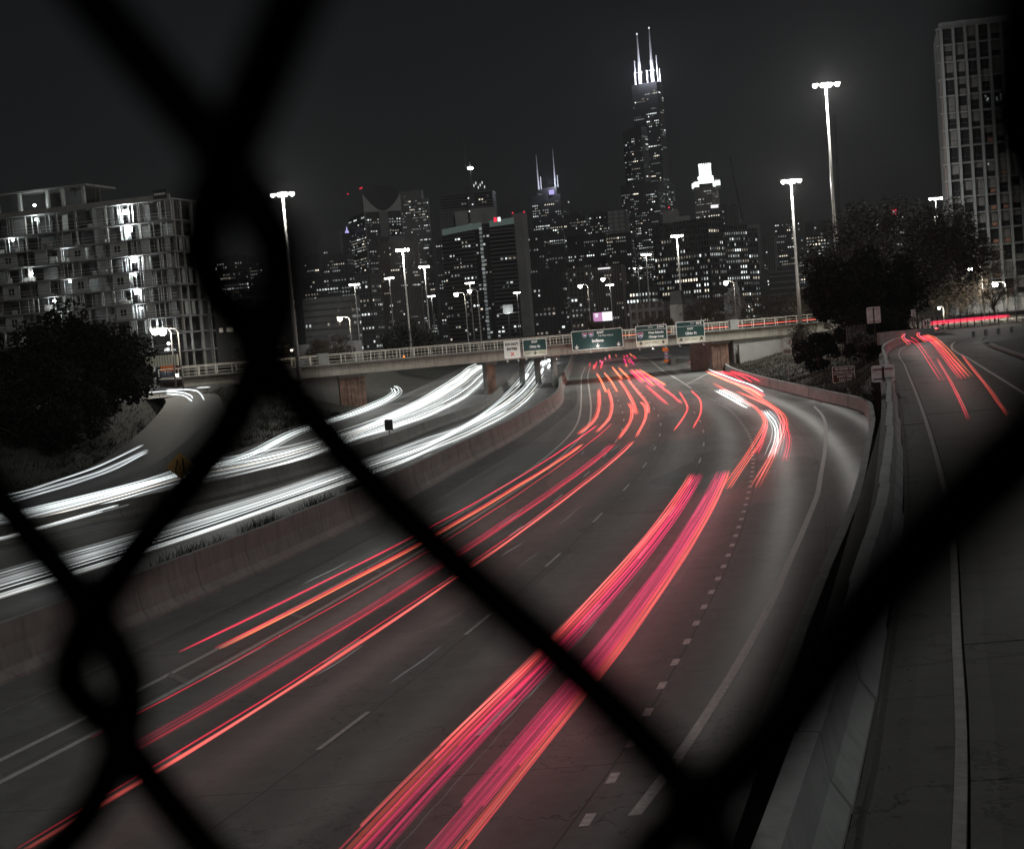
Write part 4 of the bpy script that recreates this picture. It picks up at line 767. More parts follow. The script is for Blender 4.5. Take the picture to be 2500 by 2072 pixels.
tail(['r3a'], 'red streak ending lowest on the raised ramp', [(0, 0, .035, RED), (.05, .03, .02, SALMON)])
tail(['r3b'], 'orange streak nearest the right edge of the raised ramp', [(0, 0, .035, ORANGE), (.05, .03, .02, SALMON)])
tail(['r4a', 'r4b'], 'red streaks hooking right at the top of the ramp', duo(ORANGE, PINK, .1, .05))
tail(['r5a', 'r5b'], 'level red streaks along the cross street behind the chevron signs', [(0, 0, .06, RED), (.1, .1, .05, CRIM)])
bo = thing('tail_light_streak', 'thin orange streak on the bridge deck behind the railing', 'light streak', (0, 0, 0), 0, 'tail light streaks')
bpt = lambda x, o=2.5: (x - o * math.sin(BA), 226 + x * .52 + o * math.cos(BA), 7.45)
streak(bo, [bpt(34), bpt(44), bpt(60)], thin(ORANGE, .06)); streak(bo, [bpt(16), bpt(22), bpt(30)], thin(AMBER, .04))
gl_ = thing('glint_streak', 'faint grey scratches of light between the two widest red bands', 'light streak', (0, 0, 0), 0, 'faint glints')
for i in range(14):
    t = .2 + .6 * tr_r.random(); a_ = catmull(TR['t6'], 8); b_ = catmull(TR['t7'], 8); n_ = min(len(a_), len(b_)); i0 = int(n_ * .75 * tr_r.random()); i1 = min(n_, i0 + 5 + int(12 * tr_r.random()))
    q = [tuple(np.array(a_[k]) * (1 - t) + np.array(b_[k]) * t - np.array((0, 0, .2))) for k in range(i0, i1)]
    if len(q) > 2: streak(gl_, q, thin(tuple(v * q_ for q_ in [.03 + .09 * tr_r.random() ** 2] for v in (.9, .95, 1)), .014), n=2)
gl_ = thing('glint_streak', 'faint grey scratches of light among the left red streaks', 'light streak', (0, 0, 0), 0, 'faint glints')
for i in range(22):
    y = 32 + 70 * tr_r.random(); x = A(y) - 9 + 9.5 * tr_r.random(); L = 2 + 5 * tr_r.random(); s_ = slope(A, y) + .1 * (tr_r.random() - .5)
    streak(gl_, [(x, y, .5), (x + s_ * L * .5 + .05, y + L * .5, .52), (x + s_ * L, y + L, .5)], thin(tuple(v * q_ for q_ in [.06 + .25 * tr_r.random() ** 2] for v in (.9, .95, 1)), .013), n=4)
# headlights
def resample(P_, n=72): 
    c = catmull([(x, y, 0) for x, y in P_], 10); d = np.array(c); s = np.r_[0, np.cumsum(np.hypot(*np.diff(d[:, :2], axis=0).T))]; q = np.linspace(0, s[-1], n); return np.stack([np.interp(q, s, d[:, 0]), np.interp(q, s, d[:, 1])], 1)
def band(eu, el, label, fracs, n, wmin, bright, seed, name='headlight_streak'):
    r = np.random.default_rng(seed); U, L_ = resample(EDGES[eu]), resample(EDGES[el]); root = thing(name, label, 'light streak', (0, 0, 0), 0, 'head light streaks'); S = len(U)
    for i in range(n):
        t = fracs[0] + (fracs[1] - fracs[0]) * ((i + .5 + .6 * (r.random() - .5)) / n)
        a = 0 if r.random() < .68 else int(r.random() * S * .6); b = S if r.random() < .6 else min(S, a + int(S * (.25 + .6 * r.random())))
        if b - a < 8: continue
        k = bright * (.25 + 1.3 * r.random() ** 2); rad = wmin * (.5 + 1.6 * r.random() ** 2); z = .5 + .35 * r.random()
        ph = r.random() * 6; q = [(*(U[j] * (1 - t) + L_[j] * t), z + .01 * math.sin(j + ph)) for j in range(a, b)]
        wc = (1, .92, .8) if r.random() < .12 else (.93, 1, 1)
        rr_ = [rad * (1 + max(0, (p[1] - 120) / 160)) for p in q]
        cols = [tuple(k * v * (1 + .2 * math.sin(j * .5 + ph)) * min(1.6, .55 + p[1] / 160) * min(1, (j + .4) / 2, (len(q) - 1 - j + .4) / 2) for v in wc) for j, p in enumerate(q)]
        m = MB(); m.tube(q, rr_, 6, cols); m.build('streak', MAT['trail'], root, True)
band('ex_up', 'ex_lo', 'white headlight streaks in the lane right against the tall concrete wall', (.5, 1.0), 17, .027, 1.0, 1)
band('ex_up', 'ex_lo', 'thinner white headlight streaks in the far lane beside the low barrier', (.0, .42), 10, .022, .8, 2)
band('ob_up', 'ob_lo', 'white headlight streaks just beyond the low barrier', (.66, 1.0), 15, .024, .95, 3)
band('ob_up', 'ob_lo', 'white headlight streaks in the middle outbound lane', (.33, .64), 15, .023, .95, 4)
band('ob_up', 'ob_lo', 'white headlight streaks in the outbound lane nearest the left grass bank', (.0, .3), 15, .022, .9, 5)
def head(keys, label, strands):
    r_ = thing('headlight_streak', label, 'light streak', (0, 0, 0), 0, 'head light streaks')
    for k in keys: streak(r_, TR[k], strands)
head(['l1', 'l2', 'l3'], 'three thin white streaks curving down the left slip road', [(0, 0, .045, (.9, .97, 1)), (.12, .05, .025, (.4, .43, .44))])
head(['s1', 's5'], 'thin white streak along the left street below the construction site', thin((.8, .86, .88), .06))
head(['s2', 's3', 's4'], 'white streaks turning from the left street onto the slip road', thin((.9, .97, 1), .08))
head(['b1', 'b2'], 'dazzling white streaks sweeping round the left bridge pier', [(0, 0, .04, (1.2, 1.3, 1.3)), (.5, .1, .03, (.8, .9, .9)), (-.6, .15, .035, (1.0, 1.1, 1.1)), (-1.1, .1, .025, (.7, .75, .75))])
r_ = thing('headlight_streak', 'dazzling white cluster of headlights beyond the bridge left of centre', 'light streak', (0, 0, 0), 0, 'head light streaks')
for i in range(16):
    y = 245 + 190 * tr_r.random(); x0 = W2(y) + 2.5 + 5 * tr_r.random(); L = 25; streak(r_, [(x0, y, .8), (W2(y + L) + (x0 - W2(y)), y + L, .9)], thin((2.2, 2.3, 2.3), .22), n=4)
# ------------------------------------------------------------------ lamp posts
def high_mast(loc, zt, label, power, n=4, arm=1.05, z0=TZ, head=1.0):
    r_ = thing('high_mast_lamp', label, 'lamp post', (loc[0], loc[1], z0), 0, 'high-mast lamps along the expressway'); h = zt - z0
    m = MB(); m.tube([(0, 0, -6 if z0 < 1 else -.3), (0, 0, h * .33), (0, 0, h * .66), (0, 0, h - .2)], [.34, .28, .22, .15], 10); m.build('pole', MAT['galvanised'], r_, True)
    m = MB(); m.tube([(-arm, 0, h), (arm, 0, h)], .07, 6); m.tube([(0, -arm * .6, h), (0, arm * .6, h)], .07, 6); m.tube([(0, 0, h - .5), (0, 0, h + .35)], .22, 8); m.build('crossarm', MAT['galvanised'], r_)
    for i in range(n):
        x = -arm + 2 * arm * i / (n - 1); s = head
        hd = MB(); hd.box((x, -.25, h + .16), (.42 * s, .8, .2)); hd.box((x, -.2, h + .29), (.26 * s, .5, .1)); lm = hd.build('luminaire', MAT['galvanised'], r_)
        ln = MB(); ln.v = [(x + .2 * s * math.cos(a) * c, -.3 + .36 * math.sin(a) * c, h + .05 - d * s) for c, d in ((1, 0), (.8, .13), (.35, .22)) for a in [2 * math.pi * k / 8 for k in range(8)]]
        ln.f = [(8 * j + k, 8 * j + (k + 1) % 8, 8 * j + 8 + (k + 1) % 8, 8 * j + 8 + k) for j in range(2) for k in range(8)] + [tuple(range(16, 24))]; ln.build('lens', MAT['lamp_lens'], lm)
    if power: lamp('mast_light', (0, -.9, h - .45), power, (1, .97, .9), .35, r_)
    return r_
ML = {'m1': 'tallest high-mast lamp post, rising behind the trees right of the ramp sign', 'm2': 'high-mast lamp post with two bright heads left of the tallest one', 'm3': 'high-mast lamp post by the left end of the bridge beside the fence wire',
      'm4': 'tall lamp post in front of the octagonal concrete tower', 'm5': 'tall lamp post in front of the glass office block', 'm6': 'lamp post left of the glass office block, taller of two', 'm7': 'slim lamp post left of the glass office block, shorter of two',
      'm8': 'lamp post in front of the ribbed right-hand tower, taller of two', 'm9': 'lamp post left of the octagonal tower, single head', 'm10': 'lamp post standing behind the left part of the bridge railing', 'm11': 'short lamp post right of the octagonal tower',
      'm12': 'lamp post in front of the pilaster of the green-topped tower', 'm13': 'far lamp post beside the gridded tower, upper pair of heads', 'm14': 'far lamp post beside the gridded tower, lower pair of heads', 'm15': 'far lamp post above the bridge in front of the balcony tower', 'm16': 'slim dark lamp post beside the pink and white billboard'}
MP = {'m1': 60000, 'm2': 30000, 'm3': 26000, 'm4': 14000, 'm5': 9000, 'm8': 5000}
for n_, x, y, z in MASTS: high_mast((x, y), z, ML[n_], MP.get(n_, 0), z0=TZ, head=1.9 if n_ in ('m1', 'm2') else 1.5 if y < 300 else 1.8, n=4 if n_ != 'm7' else 2, arm=1.75 if n_ == 'm1' else 1.35 if y < 300 else 1.2)
CL = {'c1': 'round bright street lamp above the bridge, left of a near twin', 'c2': 'round bright street lamp just right of its near twin above the bridge', 'c3': 'brightest warm street lamp above the left bridge railing', 'c4': 'warm street lamp above the widest green sign', 'c5': 'white street lamp right of the warm one above the widest sign',
      'c6': 'street lamp on a thin pole above the right bridge railing', 'c7': 'dazzling street lamp in front of the gridded tower, larger one', 'c8': 'street lamp at the foot of the gridded tower, smaller one', 'c9': 'left lamp of the twin street lamps before the construction site', 'c10': 'small street lamp low beside the fence wire at the bridge end',
      'c11': 'small low street lamp among the trees right of the glass office', 'c12': 'globe lamp low under the right-hand trees', 'c13': 'faint warm lamp seen through the big tree, left one', 'c14': 'faint warm lamp seen through the big tree, right one', 'c15': 'right lamp of the twin street lamps before the construction site'}
CPW = {'c3': 3500, 'c7': 12000, 'c8': 7000, 'c9': 4000, 'c15': 0, 'c10': 500, 'c6': 2000, 'c1': 1800, 'c4': 1800, 'c11': 500, 'c12': 500, 'c13': 250, 'c14': 250}
for n_, x, y, z in COBRAS:
    r_ = thing('street_lamp', CL[n_], 'street lamp', (x, y, TZ), 0, 'street lamps'); h = z - TZ; s = .55 if n_ in ('c11', 'c12', 'c13', 'c14', 'c10') else 1.35
    m = MB(); m.tube([(1.3 * s, .3, -.2), (1.3 * s, .3, h - .4), (1.1 * s, .2, h + .05), (.35 * s, 0, h + .15)], [.11, .08, .07, .05], 8); m.build('pole', MAT['galvanised'], r_, True)
    m = MB(); m.box((0, 0, h + .13), (.75 * s, .36 * s, .16)); m.build('luminaire', MAT['galvanised'], r_)
    m = MB(); m.v = [(.34 * s * math.cos(a) * c, .26 * s * math.sin(a) * c, h + .06 - d * s) for c, d in ((1, 0), (1.05, .2), (.75, .42), (.3, .52)) for a in [2 * math.pi * k / 10 for k in range(10)]]
    m.f = [(10 * j + k, 10 * j + (k + 1) % 10, 10 * j + 10 + (k + 1) % 10, 10 * j + 10 + k) for j in range(3) for k in range(10)] + [tuple(range(30, 40))]; m.build('globe', MAT['lamp_warm' if n_ in ('c3', 'c9', 'c10', 'c13', 'c14') else 'lamp_lens'], r_, True)
    if CPW.get(n_): lamp('street_light', (0, -.5, h - .75), CPW[n_], (1, .9, .72), .3, r_)
# ------------------------------------------------------------------ the city
bl_r = np.random.default_rng(99)
def wincol(r, b=1.0):
    k = b * (.07 + .2 * r.random() if r.random() < .55 else .3 + 1.6 * r.random() ** 2.2)
    return tuple(k * v for v in ((.93, 1, .98) if r.random() < .75 else (1, .9, .72)))
def facade(root, K, dirv, nrm, length, z0, z1, fh, bay, style, p, mats, b=1.0, top_skip=1, seed=0, proud=.35, rows=None):
    """one face: K bottom corner, dirv along the face, nrm outwards"""
    r = np.random.default_rng(seed); nf = max(1, int((z1 - z0) / fh)); nb = max(1, int(round(abs(length) / bay))); bw = length / nb
    K = np.array(K[:2]); dirv = np.array(dirv); nrm = np.array(nrm); rz = math.atan2(dirv[1], dirv[0])
    if style in ('bands', 'grid'):
        m = MB()
        for i in range(nf + 1):
            c = K + dirv * length / 2 + nrm * proud / 2; m.box((c[0], c[1], min(z1 - fh * .17, z0 + i * fh + fh * .16)), (abs(length) + .1, proud, fh * .32), rz)
        m.build('floor_bands', MAT[mats], root, kind='stuff')
    if style in ('ribs', 'grid'):
        m = MB()
        for i in range(nb + 1):
            c = K + dirv * bw * i + nrm * proud * .55; m.box((c[0], c[1], (z0 + z1) / 2), (bay * .34, proud * 1.1, z1 - z0), rz)
        m.build('facade_ribs', MAT[mats], root, kind='stuff')
    m = MB(); off = nrm * .12
    for i in range(nf - top_skip):
        rf = r.choice([.15, .5, 1, 1, 2.2, 4.0], p=[.22, .25, .2, .15, .12, .06]); zb = z0 + i * fh + fh * .42; zt = z0 + i * fh + fh * (.86 if style != 'bands' else .84); run = 0
        if rows and i in rows: rf = rows[i]
        col = wincol(r, b)
        for j in range(nb):
            if run <= 0:
                if r.random() > p * rf * 1.05: continue
                run = 1 + int(r.random() ** 2 * 5 * min(1.5, rf)); col = wincol(r, b)
            run -= 1
            w0 = .14 + .2 * r.random(); w1 = .6 + .28 * r.random(); a_ = K + dirv * bw * (j + w0) + off; c_ = K + dirv * bw * (j + w1) + off; kk = .7 + .6 * r.random(); cc = tuple(v * kk for v in col)
            m.quad((a_[0], a_[1], zb), (c_[0], c_[1], zb), (c_[0], c_[1], zt), (a_[0], a_[1], zt), cc)
    if m.v: m.build('lit_windows', MAT['window_light'], root, kind='stuff')
BN = [0]
def block(root, x, y, th, a, b, z0, z1, wall, fh, bay, style, p, rib='tower_mid', br=1.0, b_style=None, p2=None, roof=True, proud=.35, rows=None):
    t = R(th); dl = (-math.cos(t), math.sin(t)); dr = (math.sin(t), math.cos(t)); BN[0] += 1; sd_ = BN[0] * 13
    K = (x, y); L_ = (x + dl[0] * a, y + dl[1] * a); Q = (x + dr[0] * b, y + dr[1] * b); Bk = (L_[0] + dr[0] * b, L_[1] + dr[1] * b)
    m = MB(); pts = [K, Q, Bk, L_]; m.v = [(q[0], q[1], z0) for q in pts] + [(q[0], q[1], z1) for q in pts]
    m.f = [(0, 1, 5, 4), (1, 2, 6, 5), (2, 3, 7, 6), (3, 0, 4, 7), (4, 5, 6, 7)]; m.build('wall', MAT[wall], root)
    facade(root, K, dl, (-math.sin(t), -math.cos(t)), a, z0, z1, fh, bay, style, p, rib, br, seed=sd_, proud=proud, rows=rows)
    if b * math.sin(t) > 1.5: facade(root, K, dr, (math.cos(t), -math.sin(t)), b, z0, z1, fh, bay, b_style or style, p if p2 is None else p2, rib, br, seed=sd_ + 1, proud=proud, rows=rows)
    if roof and a > 8:
        m = MB(); c = (np.array(K) + np.array(Bk)) / 2; m.box((c[0], c[1], z1 + fh * .35), (a * .45, max(2, b * .4), fh * .7), -t); m.build('roof_plant', MAT['tower_dark'], root)
    return K, L_, Q, Bk
def city(key, name, label, wall, fh, bay, style, p, rib='tower_mid', cat='building', z0=TZ - .5, root=None, **kw):
    x, y, th, a, b, zt = BL[key]
    if root is None: root = thing(name, label, cat, (0, 0, 0), 0)
    block(root, x, y, th, a, b, z0, zt, wall, fh, bay, style, p, rib, **kw); return root
city('hole_office', 'office_block', 'dark office block with rows of lit floors seen inside the fence knot', 'tower_black', 3.6, 2.6, 'bands', .3, 'tower_dark', br=1.3)
city('hole_ribbed', 'ribbed_tower', 'dim ribbed block right of the lit floors inside the fence knot', 'tower_black', 3.6, 2.4, 'ribs', .12, 'tower_dark')
w_ = city('white_low', 'low_building', 'pale windowless low building inside the fence knot', 'pale_wall', 4.5, 5, 'plain', .03); city('white_upper', '', '', 'pale_wall', 4, 4, 'plain', .0, root=w_, z0=15)
w_ = city('slant_roof', 'slant_roof_block', 'block with a slanted dark roof and one lit row, left of the wave-topped tower', 'tower_dark', 4, 3, 'plain', .08, rows={36: 6})
x, y, th, a, b, zt = BL['slant_roof']; m = MB(); t = R(th); dl = np.array((-math.cos(t), math.sin(t))); dr = np.array((math.sin(t), math.cos(t))); K_ = np.array((x, y))
pp = [K_, K_ + dl * a, K_ + dl * a + dr * 20, K_ + dr * 20]; qq = [K_ + dl * a * .02 + dr * 3, K_ + dl * a * .72 + dr * 3, K_ + dl * a * .72 + dr * 17, K_ + dl * a * .02 + dr * 17]
m.v = [(q[0], q[1], zt) for q in pp] + [(q[0], q[1], zt + 24) for q in qq]; m.f = [(0, 1, 5, 4), (1, 2, 6, 5), (2, 3, 7, 6), (3, 0, 4, 7), (4, 5, 6, 7)]; m.build('slanted_roof', MAT['tower_dark'], w_)
w_ = city('purple_crown', 'slim_tower', 'slim dark tower with a purple lit crown', 'tower_black', 4, 2.4, 'ribs', .1, 'tower_dark', roof=False)
x, y, th, a, b, zt = BL['purple_crown']; m = MB(); m.box((x - 1, y + 4, zt + 1.5), (5, 5, 3)); m.build('lit_crown', MAT['purple_light'], w_); m = MB(); m.tube([(x - 1, y + 4, zt + 3), (x - 1, y + 4, zt + 10)], [1.6, .2], 6); m.build('lit_spire', MAT['purple_light'], w_)
for k in ('mid_left_a', 'mid_left_b', 'mid_left_c', 'brick_right', 'tower_b1', 'tower_b2', 'back_far1', 'back_far2'):
    lab = {'mid_left_a': 'dim far block left of the wave-topped tower', 'mid_left_b': 'dark block in front of the slant-roofed block', 'mid_left_c': 'long dark low block behind the left bridge end', 'brick_right': 'dim block at the foot of the wave-topped tower', 'tower_b1': 'slim grey tower right of the green-topped tower', 'tower_b2': 'dark slim tower left of the green-topped tower', 'back_far1': 'dark block below the tower with two antennas', 'back_far2': 'dim block with a pale rooftop box below the two-antenna tower'}[k]
    city(k, 'city_block', lab, 'tower_dark' if k != 'tower_b1' else 'tower_mid', 3.6, 2.8, 'grid' if k != 'mid_left_c' else 'bands', .16, 'tower_dark' if k != 'brick_right' else 'tower_mid', br=1.1)
# wave-topped tower
x, y, th, a, b, zt = BL['wave_tower']; w_ = thing('wave_tower', 'tower with concave wave-shaped parapet and red beacons', 'building'); block(w_, x, y, th, a, b, TZ, zt - 34, 'tower_black', 4.2, 3.6, 'bands', .28, 'tower_dark', br=1.2, roof=False, p2=.22)
t = R(th); dr = np.array((math.sin(t), math.cos(t))); dl = np.array((-math.cos(t), math.sin(t))); K_ = np.array((x, y)); nv = np.array((math.cos(t), -math.sin(t)))
m = MB(); npt = 24
for k in range(npt + 1):
    q = k / npt; h = 26 * (1 if q < .02 else max(0.0, abs(2 * q - 1) ** 1.7)) + .5; p_ = K_ + dr * b * q + nv * .3
    m.v += [(p_[0], p_[1], zt - 34), (p_[0], p_[1], zt - 34 + h), (p_[0] - nv[0] * 1.5, p_[1] - nv[1] * 1.5, zt - 34 + h)]
for k in range(npt): m.f += [(3 * k, 3 * k + 3, 3 * k + 4, 3 * k + 1), (3 * k + 1, 3 * k + 4, 3 * k + 5, 3 * k + 2)]
m.build('wave_parapet', MAT['panel_grey'], w_)
for q in (0.02, .5, .96):
    p_ = K_ + dr * b * q + nv * .35; m = MB(); m.box((p_[0], p_[1], (TZ + zt - 34) / 2), (b * .22 if q == .5 else 2, .6, zt - 34 - TZ), math.atan2(dr[1], dr[0])); m.build('facade_panel', MAT['tower_mid'], w_)
m = MB(); c = K_ + dr * b * .5 + dl * 14; n_ = 16; hh = [31 + 8 * math.sin(math.pi * k / n_) for k in range(n_ + 1)]
for k in range(n_ + 1):
    p_ = K_ + dr * b * (.02 + .96 * k / n_) + dl * 9
    p2_ = p_ + dl * 20; m.v += [(p_[0], p_[1], zt - 40), (p_[0], p_[1], zt - 34 + hh[k]), (p2_[0], p2_[1], zt - 34 + hh[k])]
for k in range(n_): m.f += [(3 * k, 3 * k + 3, 3 * k + 4, 3 * k + 1), (3 * k + 1, 3 * k + 4, 3 * k + 5, 3 * k + 2)]
m.build('arched_roof', MAT['tower_black'], w_)
for q in (K_, K_ + dl * a * .9, K_ + dl * a * .1): m = MB(); m.box((q[0], q[1], zt + 1.2), (1.6, 1.6, 1.6)); m.build('beacon', MAT['red_beacon'], w_)
w_ = city('rib_tower', 'ribbed_tower', 'tall light ribbed tower right of the wave-topped tower', 'tower_dark', 4, 1.5, 'ribs', .10, 'tower_light', proud=.5, br=1.2, roof=False); city('rib_step', '', '', 'tower_dark', 4, 1.5, 'ribs', .14, 'tower_light', root=w_, proud=.5, roof=False)
# octagonal tower
x, y, th, a, b, zt = BL['oct_tower']; w_ = thing('octagonal_tower', 'octagonal concrete tower with vertical fins behind the lamp post', 'building'); rad = 21.5; cx, cy_ = x, y + rad; an = [R(22.5 + 45 * k) for k in range(8)]; P8 = [(cx + rad * math.cos(q), cy_ + rad * math.sin(q)) for q in an]
m = MB(); m.v = [(q[0], q[1], TZ) for q in P8] + [(q[0], q[1], zt - 4) for q in P8] + [(cx + (q[0] - cx) * .8, cy_ + (q[1] - cy_) * .8, zt + 3) for q in P8]; m.f = [(k, (k + 1) % 8, 8 + (k + 1) % 8, 8 + k) for k in range(8)] + [(8 + k, 8 + (k + 1) % 8, 16 + (k + 1) % 8, 16 + k) for k in range(8)] + [tuple(range(16, 24))]; m.build('wall', MAT['tower_dark'], w_)
for k in range(8):
    p0, p1 = np.array(P8[k]), np.array(P8[(k + 1) % 8]); md = (p0 + p1) / 2 - np.array((cx, cy_)); md /= np.hypot(*md)
    if md[1] > .3: continue
    d_ = (p1 - p0) / np.hypot(*(p1 - p0)); facade(w_, p0, d_, md, np.hypot(*(p1 - p0)), TZ, zt - 4, 3.2, 1.9, 'ribs', .07, 'tower_warm', 1.0, seed=300 + k, proud=.6)
# tower under construction, core and netting
w_ = city('core_tower', 'unfinished_tower', 'unfinished tower with open upper floors and a bright work light on its mast', 'tower_black', 4, 4, 'bands', .05, 'tower_mid', proud=1.4, roof=False); city('core_net', '', '', 'tower_dark', 4.4, 3.8, 'grid', .10, 'tower_mid', root=w_, roof=False)
x, y, th, a, b, zt = BL['core_net']; m = MB(); m.box((x - 17, y - 1.2, zt - 12), (36, .4, 22), R(-8)); m.build('netting', MAT['net'], w_); m = MB(); m.box((x - 47, y + 2.0, zt - 14), (18, .4, 22), R(-8)); m.build('netting', MAT['net'], w_)
x, y, th, a, b, zt = BL['core_tower']
m = MB(); m.box((x - 30, y + 3, zt - 20), (9, 9, 58)); m.build('core_shaft', MAT['tower_dark'], w_)
m = MB(); m.box((x - 27, y + 3, zt + 16), (1.6, 1.6, 52)); m.box((x - 33, y + 2, zt + 56), (1.2, 1.2, 40)); m.build('crane_mast', MAT['tower_dark'], w_)
m = MB(); m.box((x - 27, y, zt + 33), (7, 1, 2.6)); m.build('flood_light', MAT['work_light'], w_)
m = MB()
for k in range(7): m.box((x - 27 + k * 2.9, y + 1, zt + 6 + 3 * (k % 3)), (1.2, 1, 3.5), col=(.8, .85, .85))
for k in range(8): m.box((x - 33 + (k % 2) * 5, y - 3, zt - 8 - k * 9), (1.4, 1, 1.4), col=(1.6, 1.7, 1.7))
m.build('site_lights', MAT['window_light'], w_, kind='stuff')
# balcony tower with the green crown
x, y, th, a, b, zt = BL['green_tower']; w_ = thing('green_crown_tower', 'balcony tower with a green lit crown and a vertical light strip', 'building'); t = R(th); nseg = 10; pts = []
dl = np.array((-math.cos(t), math.sin(t))); K_ = np.array((x, y)); nv = np.array((-math.sin(t), -math.cos(t)))
for k in range(nseg + 1): q = k / nseg; pts.append(K_ + dl * a * q + nv * 6 * math.sin(math.pi * q))
ztop = lambda q: zt - 3 * q
m = MB()
for k, p_ in enumerate(pts): m.v += [(p_[0], p_[1], TZ), (p_[0], p_[1], ztop(k / nseg)), (p_[0] - nv[0] * 24, p_[1] - nv[1] * 24, ztop(k / nseg)), (p_[0] - nv[0] * 24, p_[1] - nv[1] * 24, TZ)]
for k in range(nseg): m.f += [(4 * k, 4 * k + 4, 4 * k + 5, 4 * k + 1), (4 * k + 1, 4 * k + 5, 4 * k + 6, 4 * k + 2), (4 * k + 2, 4 * k + 6, 4 * k + 7, 4 * k + 3)]
m.f += [(3, 2, 1, 0), tuple(4 * nseg + k for k in range(4))]; m.build('wall', MAT['tower_black'], w_)
nfl = int((zt - TZ) / 3.15)
for k in range(nseg):
    p0, p1 = pts[k], pts[k + 1]; d_ = (p1 - p0) / np.hypot(*(p1 - p0)); nn = np.array((d_[1], -d_[0])); nn = nn if nn @ nv > 0 else -nn
    facade(w_, p0, d_, nn, np.hypot(*(p1 - p0)), TZ, zt - 3, 3.15, 3.4, 'bands' if k not in (3, 4) else 'plain', .12, 'tower_mid', 1.1, seed=400 + k, proud=1.5)
m = MB()
for k in range(nseg):
    if k == 3: continue
    p0, p1 = pts[k] - nv * 1.2, pts[k + 1] - nv * 1.2; za, zb_ = ztop(k / nseg), ztop((k + 1) / nseg); m.quad((p0[0], p0[1], za - .5), (p1[0], p1[1], zb_ - .5), (p1[0], p1[1], zb_ + 5), (p0[0], p0[1], za + 5))
m.build('lit_crown', MAT['green_light'], w_)
p_ = pts[4] + nv * 1.6; m = MB()
for i in range(nfl): m.box((p_[0], p_[1], TZ + 3.15 * i + 1.6), (2.2, .5, 2.2), col=tuple(v * q_ for q_ in [.08 + .2 * random.random()] for v in (.9, 1, 1)))
m.build('light_strip', MAT['window_light'], w_, kind='stuff')
m = MB(); m.box((x + 5, y + 4, (TZ + zt + 8) / 2), (9, 9, zt + 8 - TZ), -t); m.build('pilaster', MAT['tower_light'], w_)
m = MB(); m.box((x - 14, y - 2, zt + 4.2), (2.4, .4, 3.4)); m.build('red_sign', MAT['red_beacon'], w_); m = MB(); m.box((x - 11, y - 2, zt + 4.2), (2.4, .4, 3.4)); m.build('white_sign', MAT['screen_white'], w_)
for q in (0, 9): m = MB(); m.box((x + q, y + 1, zt + 8.6), (1, 1, 1)); m.build('beacon', MAT['red_beacon'], w_)
# two-antenna tower
w_ = city('antenna_tower', 'antenna_tower', 'dark stepped tower carrying two pale antennas', 'tower_black', 4, 3.4, 'plain', .2, br=1.2, roof=False, rows={33: 6, 34: 6}); city('antenna_top', '', '', 'tower_black', 4, 3.4, 'plain', .03, root=w_, z0=190, roof=False)
x, y, th, a, b, zt = BL['antenna_top']
for dx, h in ((-27, 52), (-1, 58)):
    m = MB(); m.tube([(x + dx, y + 8, zt - 2), (x + dx, y + 8, zt + h * .5), (x + dx, y + 8, zt + h)], [1.5, .9, .4], 6); m.build('antenna', MAT['mast_white'], w_); m = MB(); m.tube([(x + dx + 4, y + 8, zt - 2), (x + dx + 4, y + 8, zt + 18)], .8, 6); m.build('antenna', MAT['mast_white'], w_)
m = MB(); m.box((x - 8, y - .6, zt - 8), (8, .6, 7)); m.build('lit_lantern', MAT['purple_light'], w_)
lamp('antenna_flood', (x - 10, y - 14, zt + 6), 60000, (.8, .85, 1), 1.0, w_)
w_ = city('mid_lit', 'office_block', 'block with a dense patch of lit windows left of the black stepped tower', 'tower_dark', 4, 2.2, 'grid', .45, 'tower_dark', br=1.2)
city('mid_dark', 'office_block', 'dark block with sloping lit floors beside the pale panelled block', 'tower_black', 4, 2.4, 'bands', .4, 'tower_dark', br=1.0)
w_ = city('mid_panel', 'office_block', 'pale panelled block just left of the black stepped tower', 'tower_light', 6, 8, 'grid', .08, 'tower_mid', roof=False)
city('dark_long', 'office_block', 'long black block with thin lit floor lines in mid skyline', 'tower_black', 4.2, 2.6, 'plain', .3, br=1.0, roof=False); city('dark_long2', 'office_block', 'black block with thin lit lines right of its long neighbour', 'tower_black', 4.2, 2.6, 'plain', .3, br=1.0, roof=False)
city('res_left', 'apartment_block', 'dim apartment block behind the white DO NOT ENTER sign', 'tower_dark', 3.2, 3.0, 'grid', .22, 'tower_dark'); city('res_mid', 'apartment_block', 'narrow dim apartment block above the widest green sign', 'tower_dark', 3.2, 2.6, 'grid', .2, 'tower_mid')
w_ = city('rib_brown', 'ribbed_block', 'brownish ribbed block with a lit rooftop strip behind the bridge', 'tower_dark', 3.3, 1.8, 'ribs', .14, 'tower_warm', roof=False)
x, y, th, a, b, zt = BL['rib_brown']; m = MB(); m.box((x - 12, y - .5, zt - 1.5), (8.5, .4, .9), R(-12)); m.build('lit_strip', MAT['screen_white'], w_)
w_ = city('glass_office', 'glass_office', 'big stepped glass office block with many lit floors, right of centre', 'glass_dark', 3.7, 2.0, 'grid', .34, 'tower_dark', br=1.0, p2=.55, roof=False)
city('glass_step1', '', '', 'glass_dark', 3.7, 2.0, 'grid', .6, 'tower_dark', root=w_, br=1.1, roof=False); city('glass_step2', '', '', 'glass_dark', 3.7, 2.0, 'grid', .5, 'tower_dark', root=w_, roof=False)
for k in ('roof_mech1', 'roof_mech2'): city(k, '', '', 'tower_light', 4, 3, 'plain', .0, root=w_, z0=60, roof=False)
x, y, th, a, b, zt = BL['roof_mech1']; m = MB(); m.box((x - 6, y, zt + 2), (.8, .8, 1.2)); m.build('beacon', MAT['red_beacon'], w_)
